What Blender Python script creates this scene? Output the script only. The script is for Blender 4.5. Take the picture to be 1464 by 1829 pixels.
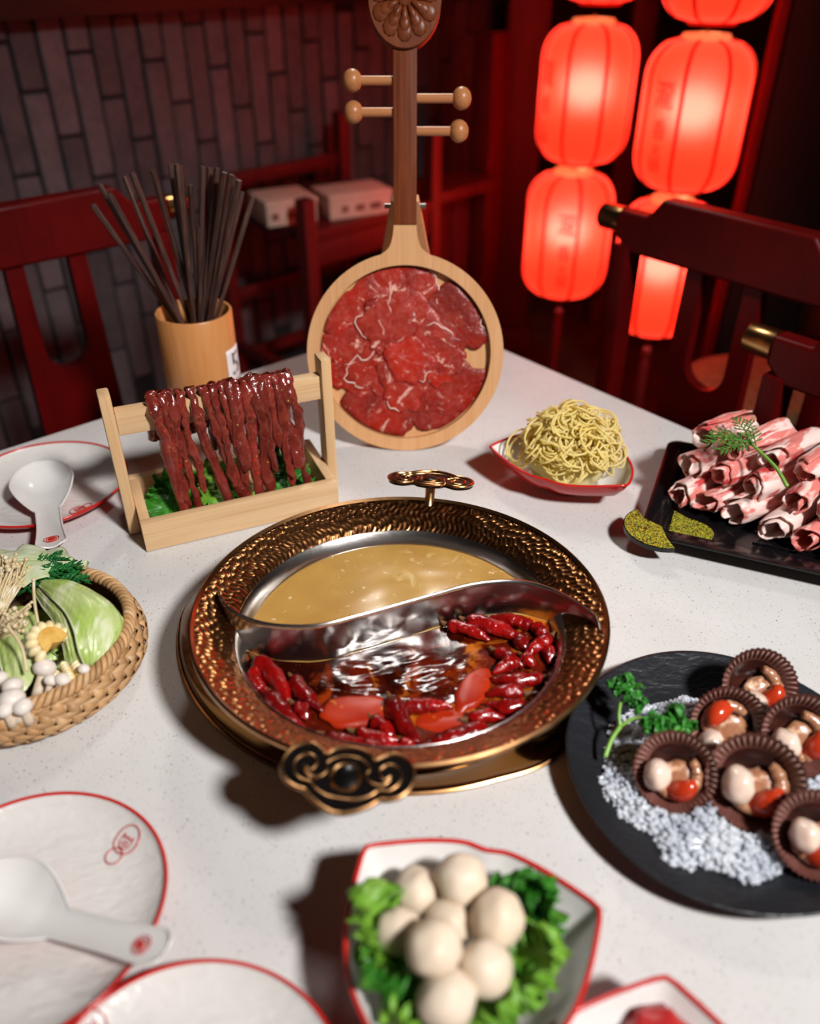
import bpy, bmesh, math, random
from math import sin, cos, pi, radians, sqrt, atan2
from mathutils import Vector, Matrix, noise

for o in list(bpy.data.objects):
    bpy.data.objects.remove(o, do_unlink=True)
SC = bpy.context.scene
COL = SC.collection
V = Vector

# ------------------------------------------------------------------ camera, world, lights
T = 0.75                       # table top height
F, TH, CH = 1480.0, radians(34.5), 1.30
cam = bpy.data.cameras.new('camera')
cam.sensor_fit = 'HORIZONTAL'; cam.sensor_width = 24.0; cam.lens = 24.0 * F / 1464.0
cam.clip_start = 0.02; cam.clip_end = 30
cam.dof.use_dof = True; cam.dof.focus_distance = 0.83; cam.dof.aperture_fstop = 2.2
camo = bpy.data.objects.new('camera', cam); COL.objects.link(camo)
camo.location = (0, 0, CH); camo.rotation_euler = (pi / 2 - TH, 0, 0)
SC.camera = camo

world = bpy.data.worlds.new('world'); SC.world = world; world.use_nodes = True
world.node_tree.nodes['Background'].inputs[0].default_value = (0.88, 0.68, 0.62, 1)
world.node_tree.nodes['Background'].inputs[1].default_value = 0.15


def area_light(name, loc, target, size, power, color, spread=180):
    l = bpy.data.lights.new(name, 'AREA'); l.shape = 'DISK'; l.size = size; l.energy = power; l.color = color; l.spread = radians(spread)
    o = bpy.data.objects.new(name, l); COL.objects.link(o); o.location = loc
    o.rotation_euler = (V(target) - V(loc)).to_track_quat('-Z', 'Y').to_euler()
    return o


area_light('key_lamp', (1.12, -0.62, 2.6), (0.0, 0.66, T), 0.30, 10.6, (1.0, 0.975, 0.96), 62)
area_light('ceiling_lamp', (0.0, 1.92, 2.06), (0.0, 0.6, T), 0.26, 1.7, (1.0, 0.95, 0.9), 90)

SC.view_settings.view_transform = 'Standard'
SC.view_settings.look = 'None'
SC.view_settings.gamma = 1.0
SC.view_settings.use_curve_mapping = False
SC.view_settings.exposure = 0.0


# ------------------------------------------------------------------ helpers: pixels of the photo to points of the place
def ray(px, py):
    u = (px - 732) / F; v = (py - 914.5) / F; c, s = cos(TH), sin(TH)
    return V((u, c - v * s, -s - v * c))


def gp(px, py, z=T):
    d = ray(px, py); return V((0, 0, CH)) + d * ((z - CH) / d.z)


def yp(px, py, Y):
    d = ray(px, py); return V((0, 0, CH)) + d * (Y / d.y)


# ------------------------------------------------------------------ helpers: objects
def tag(o, label=None, cat=None, group=None, kind=None):
    if label: o['label'] = label
    if cat: o['category'] = cat
    if group: o['group'] = group
    if kind: o['kind'] = kind
    return o


def thing(name, label, cat, loc=(0, 0, 0), rot=(0, 0, 0), group=None):
    o = bpy.data.objects.new(name, None); o.empty_display_size = 0.02
    COL.objects.link(o); o.location = loc; o.rotation_euler = rot
    return tag(o, label, cat, group)


def mesh_of(name, vf, mat, smooth=40, face_mats=None):
    me = bpy.data.meshes.new(name)
    me.from_pydata([tuple(v) for v in vf[0]], [], vf[1])
    for m in (mat if isinstance(mat, (list, tuple)) else [mat]):
        me.materials.append(m)
    if face_mats:
        me.polygons.foreach_set('material_index', face_mats)
    if smooth:
        me.polygons.foreach_set('use_smooth', [True] * len(me.polygons))
        if smooth is not True:
            me.set_sharp_from_angle(angle=radians(smooth))
    me.update()
    return me


def obj(name, vf, mat, parent=None, loc=(0, 0, 0), rot=(0, 0, 0), smooth=40, thick=None, offset=0, face_mats=None):
    me = vf if isinstance(vf, bpy.types.Mesh) else mesh_of(name, vf, mat, smooth, face_mats)
    o = bpy.data.objects.new(name, me); COL.objects.link(o)
    o.location = loc; o.rotation_euler = rot
    if parent: o.parent = parent
    if thick:
        m = o.modifiers.new('thickness', 'SOLIDIFY'); m.thickness = thick; m.offset = offset
    return o


def struct(name, vf, mat, **k):
    return tag(obj(name, vf, mat, **k), kind='structure')


def copy_tree(o, parent=None):
    c = o.copy(); COL.objects.link(c); c.parent = parent
    for ch in list(o.children): copy_tree(ch, c)
    return c


# ------------------------------------------------------------------ helpers: shapes, each gives (verts, faces)
def join(*parts):
    vs, fs = [], []
    for v, f in parts:
        n = len(vs); vs += list(v); fs += [tuple(i + n for i in q) for q in f]
    return vs, fs


def xf(vf, M):
    return [M @ V(v) for v in vf[0]], vf[1]


def mv(vf, x=0, y=0, z=0):
    return [V(v) + V((x, y, z)) for v in vf[0]], vf[1]


def frame(X, Y, Z, O):
    M = Matrix.Identity(4)
    for i, a in enumerate((X, Y, Z)):
        for j in range(3): M[j][i] = a[j]
    for j in range(3): M[j][3] = O[j]
    return M


def box(sx, sy, sz, c=(0, 0, 0), bevel=0.0, seg=2):
    bm = bmesh.new(); bmesh.ops.create_cube(bm, size=1)
    for v in bm.verts: v.co = V((v.co.x * sx + c[0], v.co.y * sy + c[1], v.co.z * sz + c[2]))
    if bevel: bmesh.ops.bevel(bm, geom=bm.edges[:], offset=bevel, segments=seg, profile=0.6, affect='EDGES')
    bm.verts.index_update()
    r = [v.co.copy() for v in bm.verts], [tuple(v.index for v in f.verts) for f in bm.faces]
    bm.free(); return r


def bar(a, b, w, h, up=(0, 0, 1), bevel=0.0):
    a, b = V(a), V(b); z = (b - a); L = z.length; z.normalize()
    x = V(up).cross(z)
    if x.length < 1e-4: x = V((1, 0, 0))
    x.normalize(); y = z.cross(x)
    return xf(box(w, h, L, (0, 0, L / 2), bevel), frame(x, y, z, a))


def tube(path, radii, n=8, cap=True, closed=False, flat=1.0, up=None):
    path = [V(p) for p in path]; m = len(path)
    if not isinstance(radii, (list, tuple)): radii = [radii] * m
    vs, fs = [], []
    ref = V(up) if up else None; prev = None
    for i in range(m):
        t = (path[(i + 1) % m] - path[i - 1]) if closed else (path[min(i + 1, m - 1)] - path[max(i - 1, 0)])
        if t.length < 1e-9: t = V((0, 0, 1))
        t.normalize()
        if ref is not None: a = ref - t * ref.dot(t)
        elif prev is None:
            a = V((0, 0, 1)) if abs(t.z) < 0.9 else V((1, 0, 0)); a = a - t * a.dot(t)
        else: a = prev - t * prev.dot(t)
        if a.length < 1e-6: a = t.orthogonal()
        a.normalize(); prev = a; b = t.cross(a)
        for k in range(n):
            q = 2 * pi * k / n
            vs.append(path[i] + a * (radii[i] * cos(q) * flat) + b * (radii[i] * sin(q)))
    for i in range(m if closed else m - 1):
        for k in range(n):
            j = (i + 1) % m; k2 = (k + 1) % n
            fs.append((i * n + k, i * n + k2, j * n + k2, j * n + k))
    if cap and not closed:
        fs.append(tuple(range(n - 1, -1, -1))); fs.append(tuple((m - 1) * n + k for k in range(n)))
    return vs, fs


def lathe(prof, n=48, fn=None):
    vs, fs, rows = [], [], []
    for r, z in prof:
        if r < 1e-7: rows.append([len(vs)]); vs.append(V((0, 0, z)))
        else:
            rows.append(list(range(len(vs), len(vs) + n)))
            for k in range(n):
                q = 2 * pi * k / n
                p = V((r * cos(q), r * sin(q), z))
                vs.append(fn(p, q) if fn else p)
    for a, b in zip(rows, rows[1:]):
        for k in range(n):
            k2 = (k + 1) % n
            if len(a) == 1 and len(b) == 1: continue
            if len(a) == 1: fs.append((a[0], b[k2], b[k]))
            elif len(b) == 1: fs.append((a[k], a[k2], b[0]))
            else: fs.append((a[k], a[k2], b[k2], b[k]))
    return vs, fs


def prism(pts, z0, z1):
    n = len(pts)
    vs = [V((x, y, z0)) for x, y in pts] + [V((x, y, z1)) for x, y in pts]
    return vs, [tuple(range(n - 1, -1, -1)), tuple(range(n, 2 * n))] + [(i, (i + 1) % n, n + (i + 1) % n, n + i) for i in range(n)]


def loft(rings, closed=True, cap0=False, cap1=False):
    n = len(rings[0]); vs = [V(p) for r in rings for p in r]; fs = []
    for i in range(len(rings) - 1):
        for k in range(n if closed else n - 1):
            k2 = (k + 1) % n
            fs.append((i * n + k, i * n + k2, (i + 1) * n + k2, (i + 1) * n + k))
    if cap0: fs.append(tuple(range(n - 1, -1, -1)))
    if cap1: fs.append(tuple((len(rings) - 1) * n + k for k in range(n)))
    return vs, fs


def grid(nu, nv, fn):
    vs = [V(fn(i / (nu - 1), j / (nv - 1))) for i in range(nu) for j in range(nv)]
    return vs, [(i * nv + j, (i + 1) * nv + j, (i + 1) * nv + j + 1, i * nv + j + 1) for i in range(nu - 1) for j in range(nv - 1)]


ICO = {}


def ico(sub, r=1.0, sc=(1, 1, 1), amp=0.0, freq=1.0, seed=0.0, c=(0, 0, 0)):
    if sub not in ICO:
        bm = bmesh.new(); bmesh.ops.create_icosphere(bm, subdivisions=sub, radius=1); bm.verts.index_update()
        ICO[sub] = [v.co.copy() for v in bm.verts], [tuple(v.index for v in f.verts) for f in bm.faces]; bm.free()
    vs = []
    for v in ICO[sub][0]:
        k = r * (1 + (amp * noise.noise(v * freq + V((seed, seed * 1.7, -seed))) if amp else 0))
        vs.append(V((v.x * k * sc[0] + c[0], v.y * k * sc[1] + c[1], v.z * k * sc[2] + c[2])))
    return vs, ICO[sub][1]


def spline(pts, n, closed=False):
    pts = [V(p) for p in pts]; m = len(pts); out = []
    segs = m if closed else m - 1
    for i in range(n):
        t = i / n * segs if closed else i / (n - 1) * segs
        k = min(int(t), segs - 1); f = t - k
        if closed: p0, p1, p2, p3 = pts[(k - 1) % m], pts[k % m], pts[(k + 1) % m], pts[(k + 2) % m]
        else: p0, p1, p2, p3 = pts[max(k - 1, 0)], pts[k], pts[min(k + 1, m - 1)], pts[min(k + 2, m - 1)]
        out.append(0.5 * ((2 * p1) + (p2 - p0) * f + (2 * p0 - 5 * p1 + 4 * p2 - p3) * f * f + (3 * p1 - p0 - 3 * p2 + p3) * f ** 3))
    return out


def n1(x, y=0.0, z=0.0): return noise.noise(V((x, y, z)))


# ------------------------------------------------------------------ helpers: procedural materials
def lin(c):
    if isinstance(c, str):
        c = tuple(int(c[i:i + 2], 16) / 255 for i in (0, 2, 4))
    return tuple((x / 12.92 if x <= 0.04045 else ((x + 0.055) / 1.055) ** 2.4) for x in c) + (1.0,)


def mat(name, color, rough=0.5, metal=0.0, layers=(), bump=None, rnd=False, spec=0.5, coat=0.0, sss=0.0, sss_r=0.005, trans=0.0, ior=1.45,
        emit=None, emit_s=0.0, rough2=None, transl=None):
    m = bpy.data.materials.new(name); m.use_nodes = True
    nt = m.node_tree; N, L = nt.nodes, nt.links
    b = N['Principled BSDF']
    b.inputs['Roughness'].default_value = rough; b.inputs['Metallic'].default_value = metal
    b.inputs['Specular IOR Level'].default_value = spec; b.inputs['IOR'].default_value = ior
    if coat: b.inputs['Coat Weight'].default_value = coat; b.inputs['Coat Roughness'].default_value = 0.08
    if sss:
        b.inputs['Subsurface Weight'].default_value = sss; b.inputs['Subsurface Scale'].default_value = sss_r
        b.inputs['Subsurface Radius'].default_value = (1.0, 0.5, 0.3)
    if trans: b.inputs['Transmission Weight'].default_value = trans
    if emit:
        b.inputs['Emission Color'].default_value = lin(emit); b.inputs['Emission Strength'].default_value = emit_s
    tc = N.new('ShaderNodeTexCoord'); vec = tc.outputs['Object']
    if rnd:
        oi = N.new('ShaderNodeObjectInfo'); mu = N.new('ShaderNodeVectorMath'); mu.operation = 'SCALE'
        cx = N.new('ShaderNodeCombineXYZ')
        for i in range(3): L.new(oi.outputs['Random'], cx.inputs[i])
        L.new(cx.outputs[0], mu.inputs[0]); mu.inputs['Scale'].default_value = 7.3
        ad = N.new('ShaderNodeVectorMath'); L.new(vec, ad.inputs[0]); L.new(mu.outputs[0], ad.inputs[1]); vec = ad.outputs[0]

    def tex(d):
        mp = N.new('ShaderNodeMapping'); mp.inputs['Scale'].default_value = d.get('stretch', (1, 1, 1))
        L.new(vec, mp.inputs[0])
        k = d.get('tex', 'noise')
        if k == 'noise':
            t = N.new('ShaderNodeTexNoise'); t.inputs['Scale'].default_value = d['scale']; t.inputs['Detail'].default_value = d.get('detail', 3)
            t.inputs['Distortion'].default_value = d.get('dist', 0); t.inputs['Roughness'].default_value = d.get('nr', 0.55)
            out = t.outputs[0]
        elif k == 'voronoi':
            t = N.new('ShaderNodeTexVoronoi'); t.inputs['Scale'].default_value = d['scale']; t.feature = d.get('feature', 'F1')
            out = t.outputs[0]
            if d.get('cell'):
                out = t.outputs['Color']
        elif k == 'wave':
            t = N.new('ShaderNodeTexWave'); t.inputs['Scale'].default_value = d['scale']; t.inputs['Distortion'].default_value = d.get('dist', 2)
            t.inputs['Detail'].default_value = d.get('detail', 2); t.inputs['Detail Scale'].default_value = d.get('dscale', 1.5); t.bands_direction = d.get('dir', 'X')
            out = t.outputs['Fac']
        L.new(mp.outputs[0], t.inputs['Vector'])
        return out

    def rng(out, lo, hi, mx=1.0):
        r = N.new('ShaderNodeMapRange'); r.inputs['From Min'].default_value = lo; r.inputs['From Max'].default_value = hi
        r.inputs['To Max'].default_value = mx; r.clamp = True; L.new(out, r.inputs['Value']); return r.outputs[0]

    cur = None; base = lin(color)
    for d in layers:
        mx = N.new('ShaderNodeMix'); mx.data_type = 'RGBA'
        fac = rng(tex(d), d['lo'], d['hi'], d.get('amt', 1.0))
        if 'mask' in d:
            ml = N.new('ShaderNodeMath'); ml.operation = 'MULTIPLY'; L.new(fac, ml.inputs[0])
            L.new(rng(tex(d['mask']), d['mask']['lo'], d['mask']['hi']), ml.inputs[1]); fac = ml.outputs[0]
        L.new(fac, mx.inputs['Factor'])
        if cur is None: mx.inputs['A'].default_value = base
        else: L.new(cur, mx.inputs['A'])
        mx.inputs['B'].default_value = lin(d['col']); cur = mx.outputs['Result']
    if rnd and rnd is not True:     # brightness differs from copy to copy
        hs = N.new('ShaderNodeHueSaturation')
        if cur is None: hs.inputs['Color'].default_value = base
        else: L.new(cur, hs.inputs['Color'])
        r = N.new('ShaderNodeMapRange'); r.inputs['To Min'].default_value = 1 - rnd; r.inputs['To Max'].default_value = 1 + rnd
        L.new(oi.outputs['Random'], r.inputs['Value']); L.new(r.outputs[0], hs.inputs['Value']); cur = hs.outputs[0]
    if cur is None: b.inputs['Base Color'].default_value = base
    else: L.new(cur, b.inputs['Base Color'])
    if rough2:
        L.new(rng2(N, L, tex(rough2), rough2['lo'], rough2['hi'], rough, rough2['to']), b.inputs['Roughness'])
    if bump:
        bs = bump if isinstance(bump, (list, tuple)) else [bump]; prevn = None
        for d in bs:
            bn = N.new('ShaderNodeBump'); bn.inputs['Strength'].default_value = d.get('str', 0.3); bn.inputs['Distance'].default_value = d.get('distance', 0.002)
            L.new(tex(d), bn.inputs['Height'])
            if prevn: L.new(prevn, bn.inputs['Normal'])
            prevn = bn.outputs[0]
        L.new(prevn, b.inputs['Normal'])
    if transl:                       # light passes through the sheet
        tr = N.new('ShaderNodeBsdfTranslucent'); tr.inputs[0].default_value = lin(transl[0])
        if cur is not None and transl[0] == 'same': L.new(cur, tr.inputs[0])
        ms = N.new('ShaderNodeMixShader'); ms.inputs[0].default_value = transl[1]
        L.new(b.outputs[0], ms.inputs[1]); L.new(tr.outputs[0], ms.inputs[2])
        L.new(ms.outputs[0], N['Material Output'].inputs[0])
    return m


def rng2(N, L, out, lo, hi, a, b_):
    r = N.new('ShaderNodeMapRange'); r.inputs['From Min'].default_value = lo; r.inputs['From Max'].default_value = hi
    r.inputs['To Min'].default_value = a; r.inputs['To Max'].default_value = b_; L.new(out, r.inputs['Value']); return r.outputs[0]


def grain(c1, c2, c3, axis, rough=0.42, sc=1.0, bump=0.1, name='wood', rnd=False, coat=0.0, spec=0.5):
    st = {'X': (1, 14, 14), 'Y': (14, 1, 14), 'Z': (14, 14, 1)}[axis]
    st2 = {'X': (0.6, 60, 60), 'Y': (60, 0.6, 60), 'Z': (60, 60, 0.6)}[axis]
    return mat(name, c1, rough, rnd=rnd, coat=coat, spec=spec, layers=[dict(scale=7 * sc, stretch=st, lo=0.35, hi=0.75, col=c2, amt=0.9, dist=0.6),
               dict(scale=6 * sc, stretch=st2, lo=0.5, hi=0.75, col=c3, amt=0.55)], bump=dict(scale=6 * sc, stretch=st2, str=bump, distance=0.0006))


M = {}
M['quartz'] = mat('quartz', 'cfcdcb', 0.42, spec=0.3, layers=[
    dict(scale=9, lo=0.35, hi=0.7, col='c5c2bf', amt=0.7),
    dict(tex='voronoi', scale=420, lo=0.24, hi=0.12, col='8d8983', amt=0.85, mask=dict(scale=150, lo=0.42, hi=0.5, detail=1)),
    dict(tex='voronoi', scale=190, lo=0.15, hi=0.09, col='6b6762', amt=0.9, mask=dict(scale=60, lo=0.47, hi=0.52, detail=1)),
    dict(tex='voronoi', scale=90, lo=0.085, hi=0.06, col='403c39', amt=0.9, mask=dict(scale=31, lo=0.56, hi=0.6, detail=1)),
    dict(tex='voronoi', scale=230, lo=0.10, hi=0.06, col='f4f4f4', amt=0.8, mask=dict(scale=43, lo=0.56, hi=0.6, detail=1))])
M['floor'] = mat('floor_tile', '6b4a35', 0.5, layers=[dict(scale=6, lo=0.3, hi=0.7, col='4a3326')])
M['brick'] = mat('slate_brick', '63585a', 0.75, rnd=0.28, layers=[dict(scale=14, lo=0.3, hi=0.7, col='51484b'), dict(scale=60, lo=0.45, hi=0.7, col='6d6262', amt=0.5)],
                 bump=dict(scale=40, str=0.5, distance=0.004))
M['mortar'] = mat('dark_mortar', '1f1b1d', 0.9, layers=[dict(scale=30, lo=0.3, hi=0.7, col='2b2527')])
M['dark_trim'] = mat('dark_timber', '2a1610', 0.5, layers=[dict(scale=5, stretch=(1, 12, 12), lo=0.3, hi=0.7, col='1d0f0b')])
M['dark_wall'] = mat('maroon_wall', '3a1614', 0.8, layers=[dict(scale=2.5, lo=0.3, hi=0.7, col='25100f'), dict(scale=9, lo=0.5, hi=0.7, col='452019', amt=0.5)])
M['lacquer'] = mat('red_lacquer', '640706', 0.4, spec=0.22, layers=[dict(scale=8, lo=0.3, hi=0.7, col='4e0505'), dict(scale=5, stretch=(30, 30, 1), lo=0.5, hi=0.8, col='430404', amt=0.5)])
M['redwood'] = mat('red_stained_wood', '640a08', 0.5, layers=[dict(scale=6, stretch=(12, 12, 1), lo=0.3, hi=0.7, col='4c0706')])
M['brass'] = mat('brass', 'c99b62', 0.25, 1.0, layers=[dict(scale=40, lo=0.4, hi=0.7, col='a87c4a', amt=0.5)])
M['black'] = mat('black_panel', '070606', 0.6, layers=[dict(scale=8, lo=0.3, hi=0.7, col='0b0909')])
M['tan'] = mat('tan_cloth', '9a6d45', 0.85, layers=[dict(scale=12, stretch=(6, 6, 0.6), lo=0.3, hi=0.7, col='71492c')])
M['paper_box'] = mat('cream_card', 'd8b9a6', 0.7, layers=[dict(scale=20, lo=0.35, hi=0.7, col='cdab97')])
M['box_print'] = mat('brown_print', '7a4a3c', 0.7, layers=[dict(scale=60, lo=0.4, hi=0.6, col='94604f')])
M['beech_y'] = grain('d2a072', 'c89262', 'b87c4a', 'Y', name='beech_grain_up', spec=0.3)
M['beech_x'] = grain('bd7f50', 'b06f42', 'a06038', 'X', name='beech_grain_across', rough=0.35)
M['walnut_y'] = grain('7a3c1c', '552410', '38150a', 'Y', name='walnut_grain_up', rough=0.5, spec=0.2)
M['walnut_carved'] = grain('7c4022', '652e16', '471c0d', 'Y', name='walnut_carved', rough=0.36, sc=1.5, spec=0.35)
M['bamboo_x'] = grain('d6b48a', 'cca678', 'b48a5c', 'X', name='bamboo_grain_along', rough=0.45)
M['bamboo_y'] = grain('d2ae84', 'c8a072', 'b08658', 'Y', name='bamboo_grain_deep', rough=0.45)
M['bamboo_z'] = grain('d5b185', 'cba274', 'b4895a', 'Z', name='bamboo_grain_up', rough=0.45)
M['bamboo_cup'] = grain('cf8f55', 'c58148', 'a9652f', 'Z', name='bamboo_cup', rough=0.36, sc=1.6)
M['chopstick'] = mat('dark_wenge', '4a2f27', 0.5, rnd=0.25, layers=[dict(scale=30, stretch=(10, 10, 1), lo=0.3, hi=0.7, col='2a1a17'), dict(scale=60, stretch=(10, 10, 0.6), lo=0.5, hi=0.75, col='6a473a', amt=0.6)])
M['white_card'] = mat('white_sticker', 'e6e2e2', 0.6, layers=[dict(scale=30, lo=0.4, hi=0.7, col='dcd8d9')])
M['ink'] = mat('black_ink', '1c1c1c', 0.6, layers=[dict(scale=30, lo=0.4, hi=0.7, col='242424')])
M['gold'] = mat('hammered_bronze', 'b37c4c', 0.27, 1.0, layers=[dict(scale=7, lo=0.3, hi=0.7, col='9c6640'), dict(scale=220, lo=0.5, hi=0.8, col='744325', amt=0.5)])
M['gold_smooth'] = mat('polished_brass', '7d5424', 0.16, 1.0, layers=[dict(scale=5, lo=0.3, hi=0.7, col='6a441a')])
M['gold_line'] = mat('antique_gold', 'b98b5e', 0.28, 1.0, layers=[dict(scale=60, lo=0.4, hi=0.7, col='9c6f46')])
M['black_enamel'] = mat('black_enamel', '0b0909', 0.25, layers=[dict(scale=40, lo=0.4, hi=0.7, col='120e0d')])
M['steel'] = mat('brushed_steel', 'b9b4b0', 0.24, 1.0, layers=[dict(scale=30, stretch=(1, 1, 12), lo=0.35, hi=0.7, col='a39e9a')],
                 bump=dict(scale=26, str=0.25, distance=0.002))
M['broth'] = mat('clear_broth', 'a87f40', 0.12, spec=0.5, sss=0.25, sss_r=0.02, layers=[
    dict(scale=16, lo=0.4, hi=0.75, col='bf9752', amt=0.8), dict(scale=34, dist=1.6, lo=0.6, hi=0.72, col='cfb078', amt=0.8, mask=dict(scale=11, lo=0.5, hi=0.62)),
    dict(scale=120, lo=0.66, hi=0.72, col='d9c294', amt=0.8)])
M['spicy'] = mat('chilli_oil_broth', '230502', 0.11, spec=0.4, coat=0.0, layers=[
    dict(scale=12, dist=1.0, lo=0.42, hi=0.62, col='5a1405'), dict(scale=26, dist=1.2, lo=0.55, hi=0.70, col='8a2d08', amt=0.9),
    dict(scale=15, dist=2.0, lo=0.58, hi=0.68, col='b8641a', amt=0.9), dict(tex='voronoi', scale=330, lo=0.25, hi=0.05, col='c87a2a', amt=0.35, mask=dict(scale=18, lo=0.5, hi=0.6))],
    bump=dict(scale=55, str=0.10, distance=0.003))
M['chilli'] = mat('dried_chilli', '860a08', 0.2, coat=0.5, rnd=0.3, layers=[dict(scale=60, lo=0.35, hi=0.7, col='560405'), dict(scale=120, stretch=(1, 1, 1), lo=0.55, hi=0.7, col='a5130c', amt=0.6)],
                  bump=dict(scale=130, str=0.7, distance=0.004))
M['chilli_stem'] = mat('chilli_stem', '6b4420', 0.6, layers=[dict(scale=90, lo=0.4, hi=0.7, col='45290f')])
M['tallow'] = mat('red_tallow', 'a52a0c', 0.32, spec=0.3, sss=0.1, sss_r=0.01, layers=[dict(scale=25, lo=0.4, hi=0.7, col='8e1c08'), dict(scale=70, dist=1, lo=0.62, hi=0.7, col='de8a35', amt=0.7)])
M['lantern_ring'] = mat('lantern_collar', 'f0b98a', 0.6, emit='ff9a5a', emit_s=0.55, layers=[dict(scale=40, lo=0.4, hi=0.7, col='e0a070')])
M['lantern_rib'] = mat('lantern_rib', 'b3140a', 0.6, emit='ff1500', emit_s=0.2, layers=[dict(scale=40, lo=0.4, hi=0.7, col='96100a')])
M['lantern_ink'] = mat('lantern_ink', '4a0503', 0.7, emit='c00800', emit_s=0.10, layers=[dict(scale=40, lo=0.4, hi=0.7, col='700705')])
M['tassel'] = mat('tassel_silk', '8a0f0a', 0.6, layers=[dict(scale=60, stretch=(8, 8, 0.5), lo=0.3, hi=0.7, col='5a0806')])
M['porcelain'] = mat('white_porcelain', 'dedbd8', 0.16, spec=0.5, layers=[dict(scale=8, lo=0.3, hi=0.7, col='d8d4d0')])
M['plate_glaze'] = mat('rippled_porcelain', 'd9d6d2', 0.3, layers=[dict(scale=12, lo=0.3, hi=0.7, col='d2cec9')],
                       bump=dict(scale=55, stretch=(1, 2.6, 1), dist=0.8, str=0.5, distance=0.003))
M['red_glaze'] = mat('red_glaze', 'c8201a', 0.2, layers=[dict(scale=20, lo=0.3, hi=0.7, col='b81814')])
M['red_print'] = mat('red_print', 'b82a20', 0.4, layers=[dict(scale=80, lo=0.3, hi=0.7, col='a8241c')])
M['black_glaze'] = mat('black_stoneware', '17181b', 0.38, spec=0.5, layers=[dict(scale=10, lo=0.3, hi=0.7, col='202227')],
                       bump=dict(scale=60, stretch=(1, 2.2, 1), dist=0.8, str=0.4, distance=0.003))
M['black_plastic'] = mat('black_melamine', '0c0b0d', 0.18, spec=0.5, layers=[dict(scale=10, lo=0.3, hi=0.7, col='100f11')])
M['gold_fleck'] = mat('gold_fleck_print', '15120c', 0.35, layers=[
    dict(tex='voronoi', scale=900, cell=True, lo=0.42, hi=0.5, col='a8b02a'), dict(tex='voronoi', scale=1100, cell=True, lo=0.62, hi=0.7, col='a0822a'),
    dict(tex='voronoi', scale=1000, cell=True, lo=0.35, hi=0.25, col='1a140c')], bump=dict(tex='voronoi', scale=500, str=0.4, distance=0.001))
M['noodle'] = mat('potato_noodle', 'f7eaa6', 0.3, transl=('fff07a', 0.5), layers=[dict(scale=14, lo=0.35, hi=0.7, col='f6ecc0'), dict(scale=40, lo=0.5, hi=0.75, col='efd979', amt=0.5)])
M['lamb'] = mat('marbled_lamb', 'efd2c9', 0.42, rnd=True, sss=0.15, sss_r=0.004, layers=[
    dict(scale=26, stretch=(1, 1, 0.35), dist=1.2, lo=0.49, hi=0.54, col='d77d74'), dict(scale=40, stretch=(1, 1, 0.3), dist=0.8, lo=0.58, hi=0.64, col='bf4040'),
    dict(scale=120, stretch=(1, 1, 0.4), lo=0.55, hi=0.7, col='f3ddd5', amt=0.7)], bump=dict(scale=90, str=0.25, distance=0.001))
M['beef'] = mat('raw_beef', '96281d', 0.36, rnd=0.25, spec=0.35, layers=[
    dict(scale=9, lo=0.48, hi=0.62, col='a8200f', amt=0.9),
    dict(scale=24, lo=0.5, hi=0.65, col='7a201a', amt=0.8), dict(scale=34, dist=0.4, lo=0.58, hi=0.7, col='ad3d2e', amt=0.7), dict(scale=170, lo=0.45, hi=0.75, col='a85248', amt=0.5),
    dict(tex='noise', scale=17, dist=2.2, nr=0.7, detail=5, lo=0.595, hi=0.65, col='e0ac9a', amt=0.9), dict(scale=30, dist=3.0, nr=0.7, detail=5, lo=0.63, hi=0.66, col='d89c8c', amt=0.7), dict(scale=13, lo=0.64, hi=0.74, col='b8200f', amt=0.6)],
    bump=[dict(scale=40, str=0.5, distance=0.004), dict(scale=170, str=0.4, distance=0.0015)])
M['beef_fat'] = mat('beef_fat', 'e8c3b3', 0.4, layers=[dict(scale=60, lo=0.4, hi=0.7, col='d99a8c')])
M['strip'] = mat('marinated_beef', '782b21', 0.2, rnd=0.25, coat=0.7, layers=[
    dict(scale=40, lo=0.35, hi=0.7, col='571812'), dict(scale=22, lo=0.55, hi=0.7, col='83302a', amt=0.8), dict(scale=180, lo=0.6, hi=0.72, col='96382c', amt=0.6),
    dict(tex='voronoi', scale=130, lo=0.13, hi=0.09, col='d6a456', amt=0.9, mask=dict(scale=50, lo=0.5, hi=0.58)),
    dict(tex='voronoi', scale=75, lo=0.12, hi=0.08, col='c51a10', amt=0.9, mask=dict(scale=37, lo=0.52, hi=0.58))],
    bump=[dict(scale=70, str=0.6, distance=0.003), dict(scale=260, str=0.4, distance=0.001)])
M['lettuce'] = mat('curly_lettuce', '3d8a25', 0.4, rnd=0.2, layers=[dict(scale=30, lo=0.35, hi=0.7, col='2a6a1a'), dict(scale=18, lo=0.58, hi=0.75, col='7fb53e', amt=0.8)],
                   bump=dict(scale=80, str=0.4, distance=0.002), transl=('4f9a22', 0.25))
M['lettuce_light'] = mat('light_lettuce', '86b83c', 0.4, rnd=0.15, layers=[dict(scale=22, lo=0.35, hi=0.7, col='5f9a2a'), dict(scale=14, lo=0.58, hi=0.75, col='b4d070', amt=0.8)],
                         bump=dict(scale=80, str=0.4, distance=0.002), transl=('8fc23a', 0.25))
M['iceberg'] = mat('iceberg_leaf', 'c9d794', 0.3, rnd=0.06, layers=[dict(scale=26, stretch=(1.6, 0.8, 1), lo=0.4, hi=0.65, col='a9c45c'), dict(scale=34, stretch=(2.2, 0.7, 1), lo=0.52, hi=0.66, col='e9ecc9', amt=0.95),
                   dict(scale=7, lo=0.55, hi=0.75, col='b9c83f', amt=0.7)], bump=dict(scale=22, stretch=(5, 1, 1), str=0.4, distance=0.004), transl=('c8dc60', 0.2))
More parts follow.
